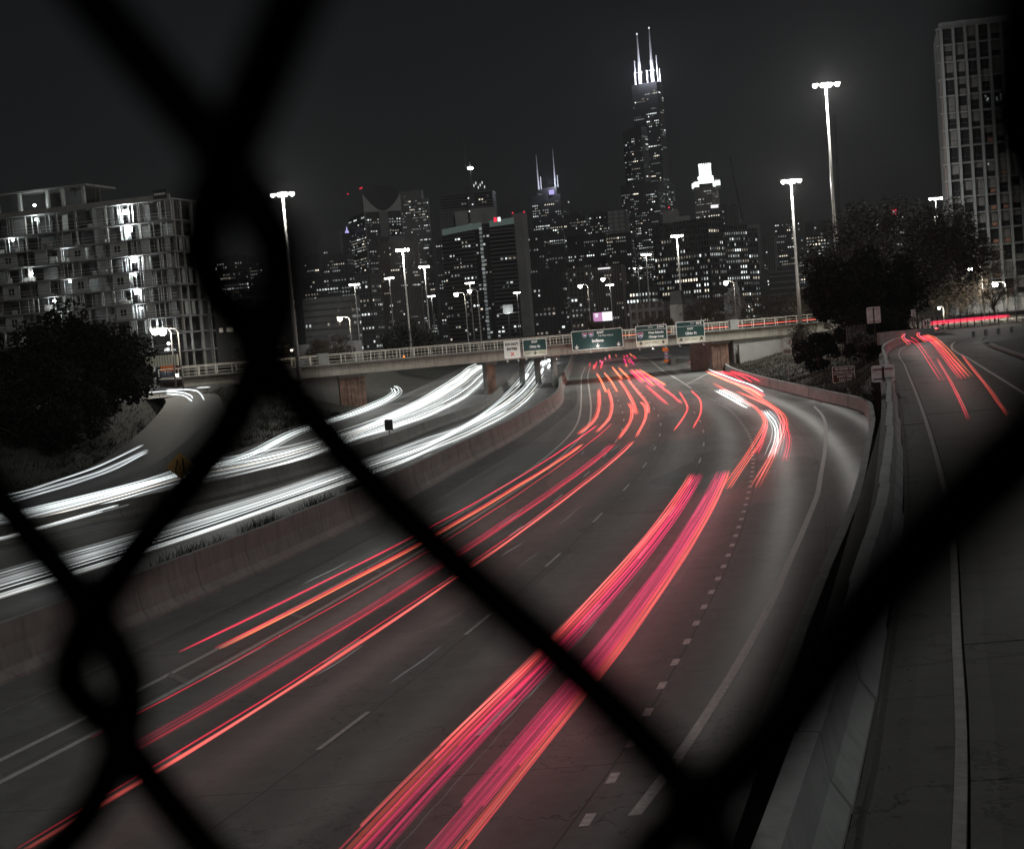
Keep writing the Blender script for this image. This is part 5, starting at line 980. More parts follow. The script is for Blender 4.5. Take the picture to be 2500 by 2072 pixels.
# crowned tower
x, y, th, a, b, zt = BL['crown_tower']; w_ = thing('crowned_tower', 'tower with a brilliant white lit cylindrical crown', 'building'); block(w_, x, y, th, a, b, TZ, zt, 'tower_warm', 4, 2.6, 'ribs', .3, 'tower_warm', br=.9, roof=False)
t = R(th); c = np.array((x, y)) + np.array((-math.cos(t), math.sin(t))) * a / 2 + np.array((math.sin(t), math.cos(t))) * b / 2
m = MB(); m.tube([(c[0], c[1], zt + 8), (c[0], c[1], zt + 18), (c[0], c[1], zt + 18.2), (c[0], c[1], zt + 35)], [13, 12.5, 9.8, 9.8], 20); m.build('lit_cylinder', MAT['crown_light'], w_)
for k in range(20):
    q = 2 * math.pi * k / 20; m = MB(); m.box((c[0] + 9.6 * math.cos(q), c[1] + 9.6 * math.sin(q), zt + 36.5), (1.2, 1.2, 3), q); m.build('battlement', MAT['crown_light'], w_)
for sx_, sy_ in ((-1, -1), (1, -1), (-1, 1), (1, 1)):
    m = MB(); m.tube([(c[0] + sx_ * 17, c[1] + sy_ * 12, zt - 4), (c[0] + sx_ * 17, c[1] + sy_ * 12, zt + 12)], [4, 4], 12); m.build('corner_turret', MAT['tower_light'], w_); m = MB(); m.tube([(c[0] + sx_ * 17, c[1] + sy_ * 12, zt + 1), (c[0] + sx_ * 17, c[1] + sy_ * 12, zt + 9)], [4.1, 4.1], 12); m.build('turret_light', MAT['crown_light'], w_)
w_ = city('lit_sign_block', 'office_block', 'dark block with a bright rooftop sign below the crowned tower', 'tower_dark', 4, 3, 'grid', .2, 'tower_dark', roof=False); x, y, th, a, b, zt = BL['lit_sign_block']; m = MB(); m.box((x - 16, y - 1, zt - 1.5), (10, .5, 4)); m.build('rooftop_sign', MAT['screen_white'], w_)
city('vert_block', 'ribbed_block', 'dim vertically ribbed block right of the bright rooftop sign', 'tower_dark', 4, 3, 'ribs', .05, 'tower_mid'); city('far_slab', 'far_block', 'faint unlit slab right behind the glass office block', 'tower_mid', 4, 3, 'plain', .03)
city('right_a', 'ribbed_block', 'low ribbed block left of the lit tower pair on the right', 'tower_dark', 3.6, 2.5, 'ribs', .1, 'tower_mid'); city('right_b', 'apartment_tower', 'square tower sprinkled with lights left of the second high-mast pole', 'tower_dark', 3.6, 3, 'grid', .2, 'tower_dark'); city('right_c', 'apartment_tower', 'black tower full of scattered lights behind the second high-mast pole', 'tower_black', 3.3, 2.8, 'plain', .25, br=1.2)
city('right_low', 'parking_block', 'long low banded block below the lit tower pair', 'tower_dark', 3.2, 4, 'bands', .05, 'tower_mid', b_style='plain')
w_ = city('sign_block', 'far_block', 'far block below the left-hand distant crane', 'tower_dark', 4, 3, 'plain', .12); city('sign_block2', '', '', 'tower_dark', 4, 3, 'plain', .12, root=w_)
x, y, th, a, b, zt = BL['sign_block2']; m = MB(); m.box((x - 13, y - 1, zt - 6.5), (5, .5, 6)); m.build('red_lit_sign', MAT['red_beacon'], w_); m = MB(); m.box((x - 13.6, y - 1.4, zt - 6.8), (2, .4, 4)); m.build('sign_figure', MAT['screen_white'], w_)
city('band_block', 'banded_block', 'grey office block with horizontal window bands behind the warm street lamp', 'tower_light', 3.8, 2.4, 'bands', .16, 'tower_light', b_style='bands')
city('house_row', 'row_house', 'pale low house row behind the far left railing', 'pale_wall', 3, 2.2, 'plain', .06, z0=4); city('house_row2', 'row_house', 'white row house with small windows behind the left railing', 'pale_wall', 2.6, 1.8, 'plain', .12, z0=4)
city('lit_block', 'office_block', 'low block with bright lit bands above the bridge signs', 'tower_dark', 3.4, 1.8, 'bands', .5, 'tower_dark', br=1.1); w_ = city('brick_shop', 'brick_building', 'dark brick building with lit corner windows above the bridge', 'brick', 2.6, 1.7, 'grid', .3, 'tower_dark', z0=4, roof=False); city('flat_long', 'low_building', 'long flat-roofed low building behind the right railing', 'tower_mid', 3.4, 2.6, 'plain', .04, z0=4)
for k, nm, lab in (('mansard', 'old_house', 'old pale house with a mansard roof behind the rightmost sign'), ('church', 'church_building', 'dark gabled old building behind the right end of the bridge')):
    x, y, th, a, b, zt = BL[k]; w_ = city(k, nm, lab, 'pale_wall' if k == 'mansard' else 'tower_mid', 3, 1.6, 'plain', .1, z0=4, roof=False); t = R(th); dl = np.array((-math.cos(t), math.sin(t))); dr = np.array((math.sin(t), math.cos(t))); K_ = np.array((x, y))
    pp = [K_, K_ + dr * b, K_ + dl * a + dr * b, K_ + dl * a]; cc = sum(pp) / 4; m = MB(); f_in = .7 if k == 'mansard' else .08; hh_ = 3.2 if k == 'mansard' else 4.5
    m.v = [(q[0], q[1], zt - .01) for q in pp] + [(cc[0] + (q[0] - cc[0]) * f_in, cc[1] + (q[1] - cc[1]) * (.7 if k == 'mansard' else .9), zt + hh_) for q in pp]; m.f = [(0, 1, 5, 4), (1, 2, 6, 5), (2, 3, 7, 6), (3, 0, 4, 7), (4, 5, 6, 7)]; m.build('roof', MAT['tower_dark'], w_)
# black stepped tower with two white masts
w_ = thing('stepped_tower', 'tallest black stepped tower with two floodlit white masts', 'building'); KX, KY, th = 271, 2360, 31.7; t = R(th); dl = np.array((-math.cos(t), math.sin(t))); dr = np.array((math.sin(t), math.cos(t))); U_ = 22.9
HT = {(0, 1): 403, (1, 1): 403, (1, 0): 330, (1, 2): 330, (2, 1): 330, (2, 0): 238, (0, 2): 238, (0, 0): 238, (2, 2): 238}
for (i, j), h in sorted(HT.items()):
    base = np.array((KX, KY)) + dl * U_ * i + dr * U_ * j; BN[0] += 1
    m = MB(); cs = [base, base + dr * U_, base + dl * U_ + dr * U_, base + dl * U_]; m.v = [(q[0], q[1], TZ) for q in cs] + [(q[0], q[1], h) for q in cs]; m.f = [(0, 1, 5, 4), (1, 2, 6, 5), (2, 3, 7, 6), (3, 0, 4, 7), (4, 5, 6, 7)]; m.build('tube_shaft', MAT['tower_black'], w_)
    zl = TZ if i == 0 else HT.get((i, j), 0) and max(TZ, min(h, HT.get((i, j - 1), TZ)) if j > 0 else TZ)
    zl = max(TZ, HT[(i, j - 1)]) if j > 0 else TZ
    if h - zl > 5: facade(w_, base, dl, (-math.sin(t), -math.cos(t)), U_, zl, h, 4.1, 3.3, 'plain', .17, 'tower_dark', 1.3, top_skip=3, seed=700 + i * 3 + j)
    zr_ = max(TZ, HT[(i - 1, j)]) if i > 0 else TZ
    if h - zr_ > 5: facade(w_, base, dr, (math.cos(t), -math.sin(t)), U_, zr_, h, 4.1, 3.3, 'bands', .17, 'tower_mid', 1.3, top_skip=3, seed=750 + i * 3 + j, proud=.25)
for (i, j), hts, dz in (((1, 1), (462, 486), 403), ((0, 1), (470, 492), 403)):
    c = np.array((KX, KY)) + dl * U_ * (i + .5) + dr * U_ * (j + .5); m = MB(); m.tube([(c[0], c[1], dz), (c[0], c[1], dz + 38), (c[0], c[1], dz + 39), (c[0], c[1], hts[0]), (c[0], c[1], hts[1])], [3.2, 2.6, 2, 1.5, .6], 8); m.build('mast', MAT['mast_white'], w_)
    for dx, h2 in ((-9, 20), (8, 44) if i == 0 else (-8, 40), (12, 22)):
        q = c + np.array((1, 0)) * dx; m = MB(); m.tube([(q[0], q[1] - 4, dz), (q[0], q[1] - 4, dz + h2)], .8, 6); m.build('short_mast', MAT['mast_white'], w_)
    m = MB(); m.box((c[0] - 3, c[1] - 4, dz + 20), (16, .8, .8)); m.build('mast_brace', MAT['mast_white'], w_); m = MB(); m.tube([(c[0], c[1], hts[1] - .5), (c[0], c[1], hts[1] + 2.5)], 1.2, 6); m.build('beacon', MAT['screen_white'], w_)
    lamp('mast_flood', (c[0], c[1] - 20, dz + 12), 130000, (.85, .9, 1), 1.5, w_)
# billboards, distant cranes
bb = thing('billboard', 'brightly lit pink and white billboard above the bridge', 'billboard', (29.2, 420, TZ)); m = MB(); m.box((0, .15, 6.4), (5.9, .25, 2.9)); m.build('casing', MAT['dark_metal'], bb); m = MB(); m.quad((-2.8, 0, 5.1), (-.1, 0, 5.1), (-.1, 0, 7.7), (-2.8, 0, 7.7)); m.build('pink_screen', MAT['screen_pink'], bb); m = MB(); m.quad((-.1, 0, 5.1), (2.8, 0, 5.1), (2.8, 0, 7.7), (-.1, 0, 7.7)); m.build('white_screen', MAT['screen_white'], bb)
for zz, w2 in ((7.2, 1.1), (6.6, .8)): m = MB(); m.box((-1.8, -.02, zz), (w2, .02, .35)); m.build('screen_lines', MAT['screen_white'], bb)
post(bb, 0, 0, 5.2, 'dark_metal', .3, .3)
b2 = thing('billboard', 'pale billboard with a floodlit catwalk below the balcony tower', 'billboard', (1.5, 420, TZ)); m = MB(); m.box((0, 0, 11), (3.0, .3, 2.3)); m.build('poster', MAT['pale_wall'], b2); m = MB(); m.box((0, -.8, 9.65), (6.4, .9, .14)); m.build('catwalk', MAT['galvanised'], b2); post(b2, 0, 0, 10, 'dark_metal', .3, .3)
lamp('billboard_light', (0, -2.2, 10), 400, (.9, 1, 1), .2, b2)
for x, y, zb, h, ang, lab in ((248, 1440, 100, 62, 8, 'faint tower crane left of the gridded tower'), (345, 1440, 90, 105, -2, 'faint tower crane mast just left of the gridded tower')):
    cr = thing('tower_crane', lab, 'crane', (x, y, TZ)); m = MB(); m.box((0, 0, zb / 2), (2.2, 2.2, zb)); m.build('mast', MAT['tower_dark'], cr); m = MB(); m.tube([(0, 0, zb), (-h * math.sin(R(ang)), 0, zb + h)], [1.6, .7], 4); m.build('jib', MAT['tower_dark'], cr)
# ------------------------------------------------------------------ apartment block under construction (left)
site = thing('construction_building', 'unfinished nine-storey concrete frame lit by work lights on the left', 'building', (-53.2, 235, 0), R(-17))
# local axes: -x runs left along the front, +y inwards
FZ = [5.0, 10.8, 13.9, 16.6, 19.2, 21.8, 24.5, 27.2, 29.7, 32.4, 35.8]; SL = 44.0; SD = 11.0
for z in FZ[1:]:
    m = MB(); m.box((-SL / 2 + .15, SD / 2, z), (SL + .5, SD + .5, .24)); m.build('floor_slab', MAT['slab'], site)
m = MB(); m.box((-SL / 2, .1, 36.25), (SL + .6, .3, .6)); m.build('parapet', MAT['concrete_dark'], site)
m = MB(); m.box((-SL / 2 + 2, 9, 20), (SL - 3, .4, 30)); m.build('core_wall', MAT['interior'], site)
cols = [0.1, 6.4, 12.7, 18.6, 22.2, 28.5, 34.8, 41]
for s in cols:
    for y0 in (1.3, 7.5):
        for a_, b_ in zip(FZ[:-1], FZ[1:]):
            m = MB(); m.box((-s, y0, (a_ + b_) / 2), (.38 if y0 < 2 else .35, .38, b_ - a_ - .24)); m.build('column', MAT['concrete_dark'], site)
for y0 in (3.6, 7, 10.5):
    for a_, b_ in zip(FZ[:-1], FZ[1:]):
        m = MB(); m.box((0, y0, (a_ + b_) / 2), (.3, .3, b_ - a_ - .24)); m.build('column', MAT['concrete'], site)
cr_ = np.random.default_rng(31)
# interior partitions, sheathing panels with window openings, studs
def sheath(s0, s1, z0, z1, win=None):
    m = MB(); y = .16
    if win is None: m.box((-(s0 + s1) / 2, y, (z0 + z1) / 2), (s1 - s0, .1, z1 - z0))
    else:
        a_, b_, c_, d_ = win
        m.box((-(s0 + a_) / 2, y, (z0 + z1) / 2), (a_ - s0, .1, z1 - z0)); m.box((-(b_ + s1) / 2, y, (z0 + z1) / 2), (s1 - b_, .1, z1 - z0))
        m.box((-(a_ + b_) / 2, y, (z0 + c_) / 2), (b_ - a_, .1, c_ - z0)); m.box((-(a_ + b_) / 2, y, (d_ + z1) / 2), (b_ - a_, .1, z1 - d_))
    p_ = m.build('sheathing_panel', MAT['plywood'], site)
    if win:
        a_, b_, c_, d_ = win; f_ = MB()
        for q in (a_ + .06, (a_ + b_) / 2, b_ - .06): f_.box((-q, y - .05, (c_ + d_) / 2), (.09, .08, d_ - c_))
        for q in (c_ + .05, d_ - .05): f_.box((-(a_ + b_) / 2, y - .05, q), (b_ - a_, .08, .09))
        f_.build('window_frame', MAT['galvanised'], p_); f_ = MB(); f_.quad((-a_, y, c_), (-b_, y, c_), (-b_, y, d_), (-a_, y, d_)); f_.build('pane', MAT['glass_dark'], p_)
    for k in range(2):
        q = s0 + (s1 - s0) * (.12 + .7 * k); f_ = MB(); f_.v = [(-q - .2, y - .06, z0 + (z1 - z0) * .4), (-q + .2, y - .06, z0 + (z1 - z0) * .4), (-q, y - .06, z0 + (z1 - z0) * .4 + .28)]; f_.f = [(0, 1, 2)]; f_.build('printed_mark', MAT['concrete_dark'], p_)
for fi in range(2, 10):
    z0, z1 = FZ[fi] + .18, FZ[fi + 1] - .18
    for k in range(9):
        s = 1.5 + k * 4.9 + cr_.random() * 2; w = 1 + 2.4 * cr_.random(); y0 = 2.2 + 3 * cr_.random()
        m = MB(); m.box((-s, y0, (z0 + z1) / 2), (w, .15, z1 - z0 - .02)); m.build('partition', MAT['plywood'] if cr_.random() < .35 else MAT['interior'], site)
    m = MB(); m.box((-14.3, 1.4, (z0 + z1) / 2), (2.0, .12, z1 - z0)); m.build('stair_screen', MAT['plywood'], site)
    if fi in (3, 5, 7) :
        sheath(8.6, 11.8, z0, z1, (9.7, 11.1, z0 + .5, z1 - .5)); sheath(4.4, 5.9, z0, z1); sheath(.5, 1.4, z0, z1)
        sheath(16.6, 19.8, z0, z1, (17.3, 18.7, z0 + .5, z1 - .5)); sheath(24.0, 26.4, z0, z1); sheath(21.2, 22.0, z0, z1)
        sheath(30, 33.4, z0, z1, (31, 32.4, z0 + .5, z1 - .5)); sheath(36.2, 38, z0, z1)
        for q in (2.5, 4.8, 7.2, 9.6): m = MB(); m.box((.12, q, (z0 + z1) / 2), (.12, 1.0, z1 - z0)); m.build('side_panel', MAT['plywood'], site)
    for k in range(34):
        s = cr_.random() * 42; s = s if cr_.random() < .55 else 1 + 9.5 * cr_.random()
        m = MB(); m.box((-s, .5 + 1.2 * cr_.random(), (z0 + z1) / 2), (.07 + .05 * cr_.random(), .09, z1 - z0 - .02)); m.build('stud', MAT['stud'], site)
for z, s, pw in ((34.5, 8.6, 900), (31.6, 8.2, 800), (26.5, 7.9, 800), (21.2, 8.0, 600), (24.0, 8.0, 250), (35.0, 26, 350), (18.4, 7.6, 250), (29, 20, 200), (18.4, 22, 250), (21, 24, 250), (24, 20.5, 150), (14.8, 5.0, 450), (15.2, 28, 300), (26, 28, 200), (32, 31, 250), (12.2, 3.0, 350), (8, 4.2, 160), (37.4, 26, 400)):
    m = MB(); m.box((-s, .95, z), (.8 if pw > 500 else .35, .2, .7 if pw > 500 else .3)); m.build('work_light', MAT['work_light'], site); lamp('site_light', (-s, .5, z - .1), pw * 1.7, (.92, 1, 1), .12, site)
    m = MB(); m.tube([(-s, 1.05, z - 1.2), (-s, 1.05, z + .1)], .04, 5); m.build('light_stand', MAT['dark_metal'], site)
# guard rails and loose material left along the open slab edges
for fi in range(1, 10):
    z0 = FZ[fi] + .12
    for zz in (.55, 1.05):
        m = MB(); m.box((-SL / 2, .02, z0 + zz), (SL, .05, .05)); m.build('guard_rail', MAT['stud'], site)
    for k in range(10):
        s = 42 * cr_.random(); w = .3 + 1.1 * cr_.random(); h = .2 + .9 * cr_.random() ** 2
        m = MB(); m.box((-s, .7 + .8 * cr_.random(), z0 + h / 2), (w, .4, h), .3 * cr_.random()); m.build('stacked_material', MAT['plywood' if k % 2 else 'concrete_dark'], site)
# penthouse, corner banner, shop front
m = MB(); m.box((-27, 6, 39.9), (22, 9, .3)); m.build('penthouse_roof', MAT['slab'], site)
for s in (17, 21, 24, 29.5, 34): m = MB(); m.box((-s, 2, 38), (.5, .5, 3.7)); m.build('penthouse_column', MAT['concrete'], site)
m = MB(); m.box((-26, 7, 38), (18, .2, 3.6)); m.build('penthouse_wall', MAT['interior'], site)
m = MB(); m.box((-18.6, 2, 40.5), (.1, .1, 5)); m.box((-14.8, 2, 38.6), (.08, .08, 4)); m.build('roof_poles', MAT['dark_metal'], site)
m = MB(); m.box((-1.3, -.2, 36.6), (2.5, .12, 1.5)); bn = m.build('corner_banner', MAT['letter_black'], site); letters('McHUGH', .5, 'letter_white', bn, loc=(-1.3, -.28, 36.6))
m = MB(); m.box((-4, .05, 9.4), (6.0, .3, 1.9)); m.build('corrugated_band', MAT['sign_cream'], site)
for k in range(12): m = MB(); m.box((-1.3 - k * .5, -.12, 9.4), (.12, .08, 1.9)); m.build('corrugation', MAT['concrete'], site)
m = MB(); m.box((-2.9, -.2, 8.1), (2.6, .2, .85)); sg = m.build('orange_shop_sign', MAT['sign_orange'], site); letters('FLOORED', .42, 'sign_cream', sg, loc=(-2.9, -.32, 8.1))
m = MB(); m.box((-7, 1.5, 6.6), (12, .2, 3.2)); m.build('shop_window', MAT['glass_dark'], site)
m = MB(); m.box((-2.2, 1.3, 6.8), (.5, .2, .5)); m.build('shop_light', MAT['lamp_warm'], site)
# ------------------------------------------------------------------ gridded apartment tower (right)
gt = thing('gridded_tower', 'tall apartment tower with a pale column grid at the right edge', 'building', (79.6, 250, 0), R(-14)); BW, FH, NB, NF, Z0 = 1.97, 2.92, 14, 17, 6.2
m = MB(); m.box((NB * BW / 2 + .1, 8.3, Z0 + NF * FH / 2), (NB * BW, 15.6, NF * FH)); m.build('body', MAT['tower_dark'], gt)
m = MB(); m.box((NB * BW / 2, 8, Z0 + NF * FH + .5), (NB * BW + .4, 16, 1.0)); m.build('parapet', MAT['frame_grey'], gt)
cme = MB(); cme.box((0, -.15, Z0 + NF * FH / 2), (.4, .75, NF * FH)); cme = cme.mesh('column'); cme.materials.append(MAT['frame_grey'])
for i in range(NB + 1): o = obj('column', cme, None, gt); o.location.x = i * BW
sme = MB(); sme.box((NB * BW / 2, -.05, 0), (NB * BW + .6, .5, .2)); sme = sme.mesh('floor_beam'); sme.materials.append(MAT['frame_grey'])
for k in range(NF + 1): o = obj('floor_beam', sme, None, gt); o.location.z = Z0 + k * FH
wf = MB()
for a_, b_, c_, d_ in ((-.74, .74, .18, .28), (-.74, .74, 2.72, 2.82), (-.74, -.66, .18, 2.82), (.66, .74, .18, 2.82), (-.74, .74, 1.05, 1.12)): wf.box(((a_ + b_) / 2, .12, (c_ + d_) / 2), (b_ - a_, .1, d_ - c_))
wfm = wf.mesh('window'); wfm.materials.append(MAT['dark_metal'])
pg_ = MB(); pg_.quad((-.7, .16, .2), (.7, .16, .2), (.7, .16, 2.8), (-.7, .16, 2.8)); pgm = pg_.mesh('pane'); pgm.materials.append(MAT['glass_dark'])
bm1 = MB(); bm1.quad((-.66, .14, 1.15), (.66, .14, 1.15), (.66, .14, 2.72), (-.66, .14, 2.72)); bm1 = bm1.mesh('blind'); bm1.materials.append(MAT['blind'])
bm2 = MB(); bm2.quad((-.66, .14, 1.9), (.66, .14, 1.9), (.66, .14, 2.72), (-.66, .14, 2.72)); bm2 = bm2.mesh('blind'); bm2.materials.append(MAT['blind'])
bm3 = MB(); bm3.quad((-.66, .14, .28), (.66, .14, .28), (.66, .14, 1.05), (-.66, .14, 1.05)); bm3 = bm3.mesh('lower_blind'); bm3.materials.append(MAT['blind'])
acm = MB(); acm.box((.2, .02, .62), (.85, .3, .55)); acm = acm.mesh('air_conditioner'); acm.materials.append(MAT['ac_box'])
gr = np.random.default_rng(12)
for k in range(NF):
    for i in range(NB):
        if k == 0: continue
        w_ = obj('window', wfm, None, gt); w_.location = (i * BW + BW / 2, 0, Z0 + k * FH); obj('pane', pgm, None, w_); u = gr.random()
        if u < .38: obj('blind', bm1, None, w_)
        elif u < .6: obj('blind', bm2, None, w_)
        if gr.random() < .22: obj('lower_blind', bm3, None, w_)
        if i in (3, 4, 7, 8) and k < 11 and gr.random() < .6: obj('air_conditioner', acm, None, w_)
        lit = (k == 12 and 3 <= i <= 9) or (k, i) in ((8, 3), (5, 1), (13, 7))
        if lit:
            m = MB(); n_ = 3 if k == 12 else 1
            for q in range(n_): x_ = -.5 + gr.random(); h_ = .3 + .7 * gr.random(); m.box((x_ * .8, .1, 1.5 + .9 * gr.random()), (.28, .03, h_ if k == 12 else .4), col=tuple(v * q_ for q_ in [.5 + .7 * gr.random()] for v in (.9, 1, 1)))
            if i in (5, 6): m.quad((-.6, .13, 1.3), (.6, .13, 1.3), (.6, .13, 2.7), (-.6, .13, 2.7), (.16, .17, .17))
            m.build('room_light', MAT['window_light'], w_)
m = MB(); m.box((-.35, 7.5, Z0 + NF * FH / 2), (.3, 14.6, NF * FH)); m.build('end_wall', MAT['tower_dark'], gt)
for k in range(NF + 1): o = obj('end_ledge', (lambda b: (b.box((-.55, .6, 0), (.6, 1.6, .18)), b.mesh('end_ledge'))[1])(MB()), MAT['frame_grey'], gt); o.location.z = Z0 + k * FH
for k in range(10): m = MB(); m.box((-.53, .55, Z0 + 12 + k * FH + FH / 2), (.06, .12, FH - .2)); m.build('orange_strip', MAT['ac_box'], gt)
for i in range(1, NB): m = MB(); m.box((i * BW + BW / 2, .25, Z0 + 1.5), (BW - .5, .1, 2.8)); m.build('ground_panel', MAT['panel_grey'], gt)
# ------------------------------------------------------------------ trees and shrubs
def foliage(centres, radii, n, size, seed, thin=1.0, droop=0.0):
    r = np.random.default_rng(seed); C_ = np.array(centres); Rd = np.array(radii); k = r.integers(0, len(C_), n)
    d = r.normal(size=(n, 3)); d /= np.linalg.norm(d, axis=1)[:, None]; p = C_[k] + d * (Rd[k] * (.35 + .65 * r.random(n) ** .5))[:, None]
    a = r.normal(size=(n, 3)); a[:, 2] *= .6; a[:, 2] -= droop; a /= np.linalg.norm(a, axis=1)[:, None]; b = np.cross(a, r.normal(size=(n, 3))); b /= np.linalg.norm(b, axis=1)[:, None]
    s = size * (.6 + .8 * r.random(n))[:, None]; q = np.stack([p - a * s, p + b * s * .42 * thin, p + a * s, p - b * s * .42 * thin], 1).reshape(-1, 3)
    me = bpy.data.meshes.new('crown'); me.vertices.add(4 * n); me.vertices.foreach_set("co", q.ravel()); me.loops.add(4 * n); me.loops.foreach_set("vertex_index", np.arange(4 * n)); me.polygons.add(n); me.polygons.foreach_set("loop_start", np.arange(0, 4 * n, 4)); me.polygons.foreach_set("loop_total", np.full(n, 4)); me.update(calc_edges=True); return me
def tree(name, label, base, h, cr, cz, n, size, mat, seed, clumps=60, thin=1.0, trunk=.35, flat=.75, group='trees', limbs=9, droop=0.0, clr=.22):
    r = np.random.default_rng(seed); root = thing(name, label, 'tree' if h > 4 else 'shrub', base, 0, group); cen = []; rad = []
    for _ in range(clumps):
        d = r.normal(size=3); d /= np.linalg.norm(d); q = .35 + .65 * r.random() ** .45; cen.append((d[0] * cr * q, d[1] * cr * q, cz + d[2] * cr * flat * q)); rad.append(cr * clr * (.6 + .8 * r.random()))
    m = MB(); m.tube([(0, 0, -.5), (.1, 0, cz * .3), (-.1, .1, cz * .55), (.05, 0, cz * .8)], [trunk, trunk * .8, trunk * .65, trunk * .45], 9)
    for k in range(limbs):
        c = np.array(cen[k * len(cen) // limbs]); s0 = np.array((0, 0, cz * (.3 + .4 * r.random()))); md = (s0 + c) / 2 + np.array((0, 0, .15 * cr)); m.tube([tuple(s0), tuple(md), tuple(c)], [trunk * .42, trunk * .25, trunk * .06], 6)
        for j in range(3):
            e = c + r.normal(size=3) * cr * .3; m.tube([tuple(md), tuple((md + e) / 2 + r.normal(size=3) * .1 * cr), tuple(e)], [trunk * .18, trunk * .1, trunk * .03], 4)
    m.build('trunk', MAT['bark'], root, True); obj('crown', foliage(cen, rad, n, size, seed + 1, thin, droop), MAT[mat], root, kind=None); return root
tree('broadleaf_tree', 'large dark tree on the left bank before the construction site', (-41.5, 138, 4.9), 10, 6.6, 4.6, 26000, .24, 'leaf_dark', 1, 90, trunk=.4)
tree('broadleaf_tree', 'dark tree at the left edge below the construction site', (-50, 128, 5.4), 9, 6.0, 3.6, 18000, .24, 'leaf_dark', 2, 70, trunk=.35)
tree('broadleaf_tree', 'dark bushy tree low on the left bank behind the fence wire', (-44.5, 114, 3.6), 8, 4.6, 2.6, 13000, .22, 'leaf_dark', 3, 60)
tree('broadleaf_tree', 'dark tree half way down the left bank beside the slip road', (-39.5, 121, 2.6), 9, 5.2, 4.0, 15000, .22, 'leaf_dark', 71, 70, trunk=.3)
tree('broadleaf_tree', 'black bushy tree lowest on the left bank at the edge of view', (-46.5, 105, 2.4), 8, 5.2, 3.2, 15000, .22, 'leaf_dark', 72, 70, trunk=.3)
tree('broadleaf_tree', 'biggest spreading tree behind the ramp on the right', (57.5, 205, TZ), 17, 12.5, 10.2, 42000, .30, 'leaf_mid', 4, 130, thin=.5, trunk=.75, flat=.55, limbs=16)
tree('broadleaf_tree', 'tall dense dark tree on the bank left of the biggest tree', (43.5, 172, 5.2), 13, 6.8, 6.0, 26000, .28, 'leaf_dark', 5, 90, trunk=.5)
tree('broadleaf_tree', 'brownish half-bare tree behind the twin dark trees', (72, 232, TZ), 13, 8.5, 8.0, 16000, .34, 'leaf_brown', 6, 80, thin=.3, trunk=.4)
tree('broadleaf_tree', 'round dark shrub tree beside the ramp barrier sign', (41.5, 160, 3.4), 6.5, 4.2, 2.6, 12000, .2, 'leaf_dark', 7, 50)
tree('bare_tree', 'small bare tree in front of the gridded tower', (70.5, 205, TZ), 8, 4.2, 5.0, 4200, .34, 'bark', 8, 40, thin=.12, trunk=.16, limbs=14)
tree('shrub', 'dark shrub on the slope below the round emblem sign', (38.5, 176, 2.6), 3.9, 2.8, 1.6, 7000, .2, 'leaf_dark', 9, 40, group='shrubs')
tree('shrub', 'brown scrub beside the wing wall of the bridge', (46.5, 216, 3.6), 3.9, 3.4, 1.5, 6000, .26, 'leaf_brown', 10, 40, thin=.35, group='shrubs')
for i, (x, y, cr, cz, mt, lab) in enumerate([(-44, 262, 5.0, 3.6, 'leaf_brown', 'brown bare tree behind the left end of the railing'), (-36, 292, 4.5, 3.0, 'leaf_brown', 'brown scrub behind the left railing below the row houses'), (-22, 330, 6.5, 4.2, 'leaf_dark', 'dark rounded tree behind the railing right of the row houses'),
                         (20, 318, 3.4, 2.6, 'leaf_brown', 'brown bare tree above the widest green sign'), (34, 318, 3.6, 2.6, 'leaf_brown', 'brown bare tree above the Exits 51H-I sign'), (49, 330, 7.5, 5.0, 'leaf_brown', 'tall brown bare tree above the right railing'), (60, 320, 6.5, 4.0, 'leaf_brown', 'brown bare tree below the far church'), (68, 300, 7.0, 4.4, 'leaf_mid', 'olive tree behind the right end of the bridge'), (58, 268, 5.0, 3.4, 'leaf_brown', 'brown scrub tree at the right end of the railing')]):
    tree('bare_tree' if mt == 'leaf_brown' else 'broadleaf_tree', lab, (x, y, TZ), 7, cr, cz, 7000, .36, mt, 40 + i, 60, thin=.3 if mt == 'leaf_brown' else .8, trunk=.25, flat=.6)
# shrub in pale grey, the lamplight painted into its leaf colour
tree('shrub', 'pale shrub coloured as if lamplit at the head of the ramp barrier', (34.4, 138, 5.0), 2.2, 1.1, 1.0, 1800, .16, 'blind', 61, 24, trunk=.05, group='shrubs')
# ground cover and weeds
def tufts(name, label, pts, h, mat, w=.03, lean=.4, seed=0):
    r = np.random.default_rng(seed); n = len(pts); p = np.array(pts); a = r.random(n) * 6.28; L = h * (.4 + r.random(n)); dx = np.stack([np.cos(a), np.sin(a), np.zeros(n)], 1); tip = p + np.stack([r.normal(size=n) * lean * L, r.normal(size=n) * lean * L, L], 1)
    q = np.stack([p - dx * w, p + dx * w, tip], 1).reshape(-1, 3); me = bpy.data.meshes.new(name); me.vertices.add(3 * n); me.vertices.foreach_set("co", q.ravel()); me.loops.add(3 * n); me.loops.foreach_set("vertex_index", np.arange(3 * n)); me.polygons.add(n); me.polygons.foreach_set("loop_start", np.arange(0, 3 * n, 3)); me.polygons.foreach_set("loop_total", np.full(n, 3)); me.update(calc_edges=True)
    return tag(obj(name, me, MAT[mat], kind='stuff'), label, 'grass' if name == 'grass' else 'weeds')
gr2 = np.random.default_rng(8); P_ = []
while len(P_) < 22000:
    y = 100 + 150 * gr2.random(); x = EB(y) + .4 + (RT(y) - EB(y) - .6) * gr2.random(); P_.append((x, y, bankz(x, y) - .12))
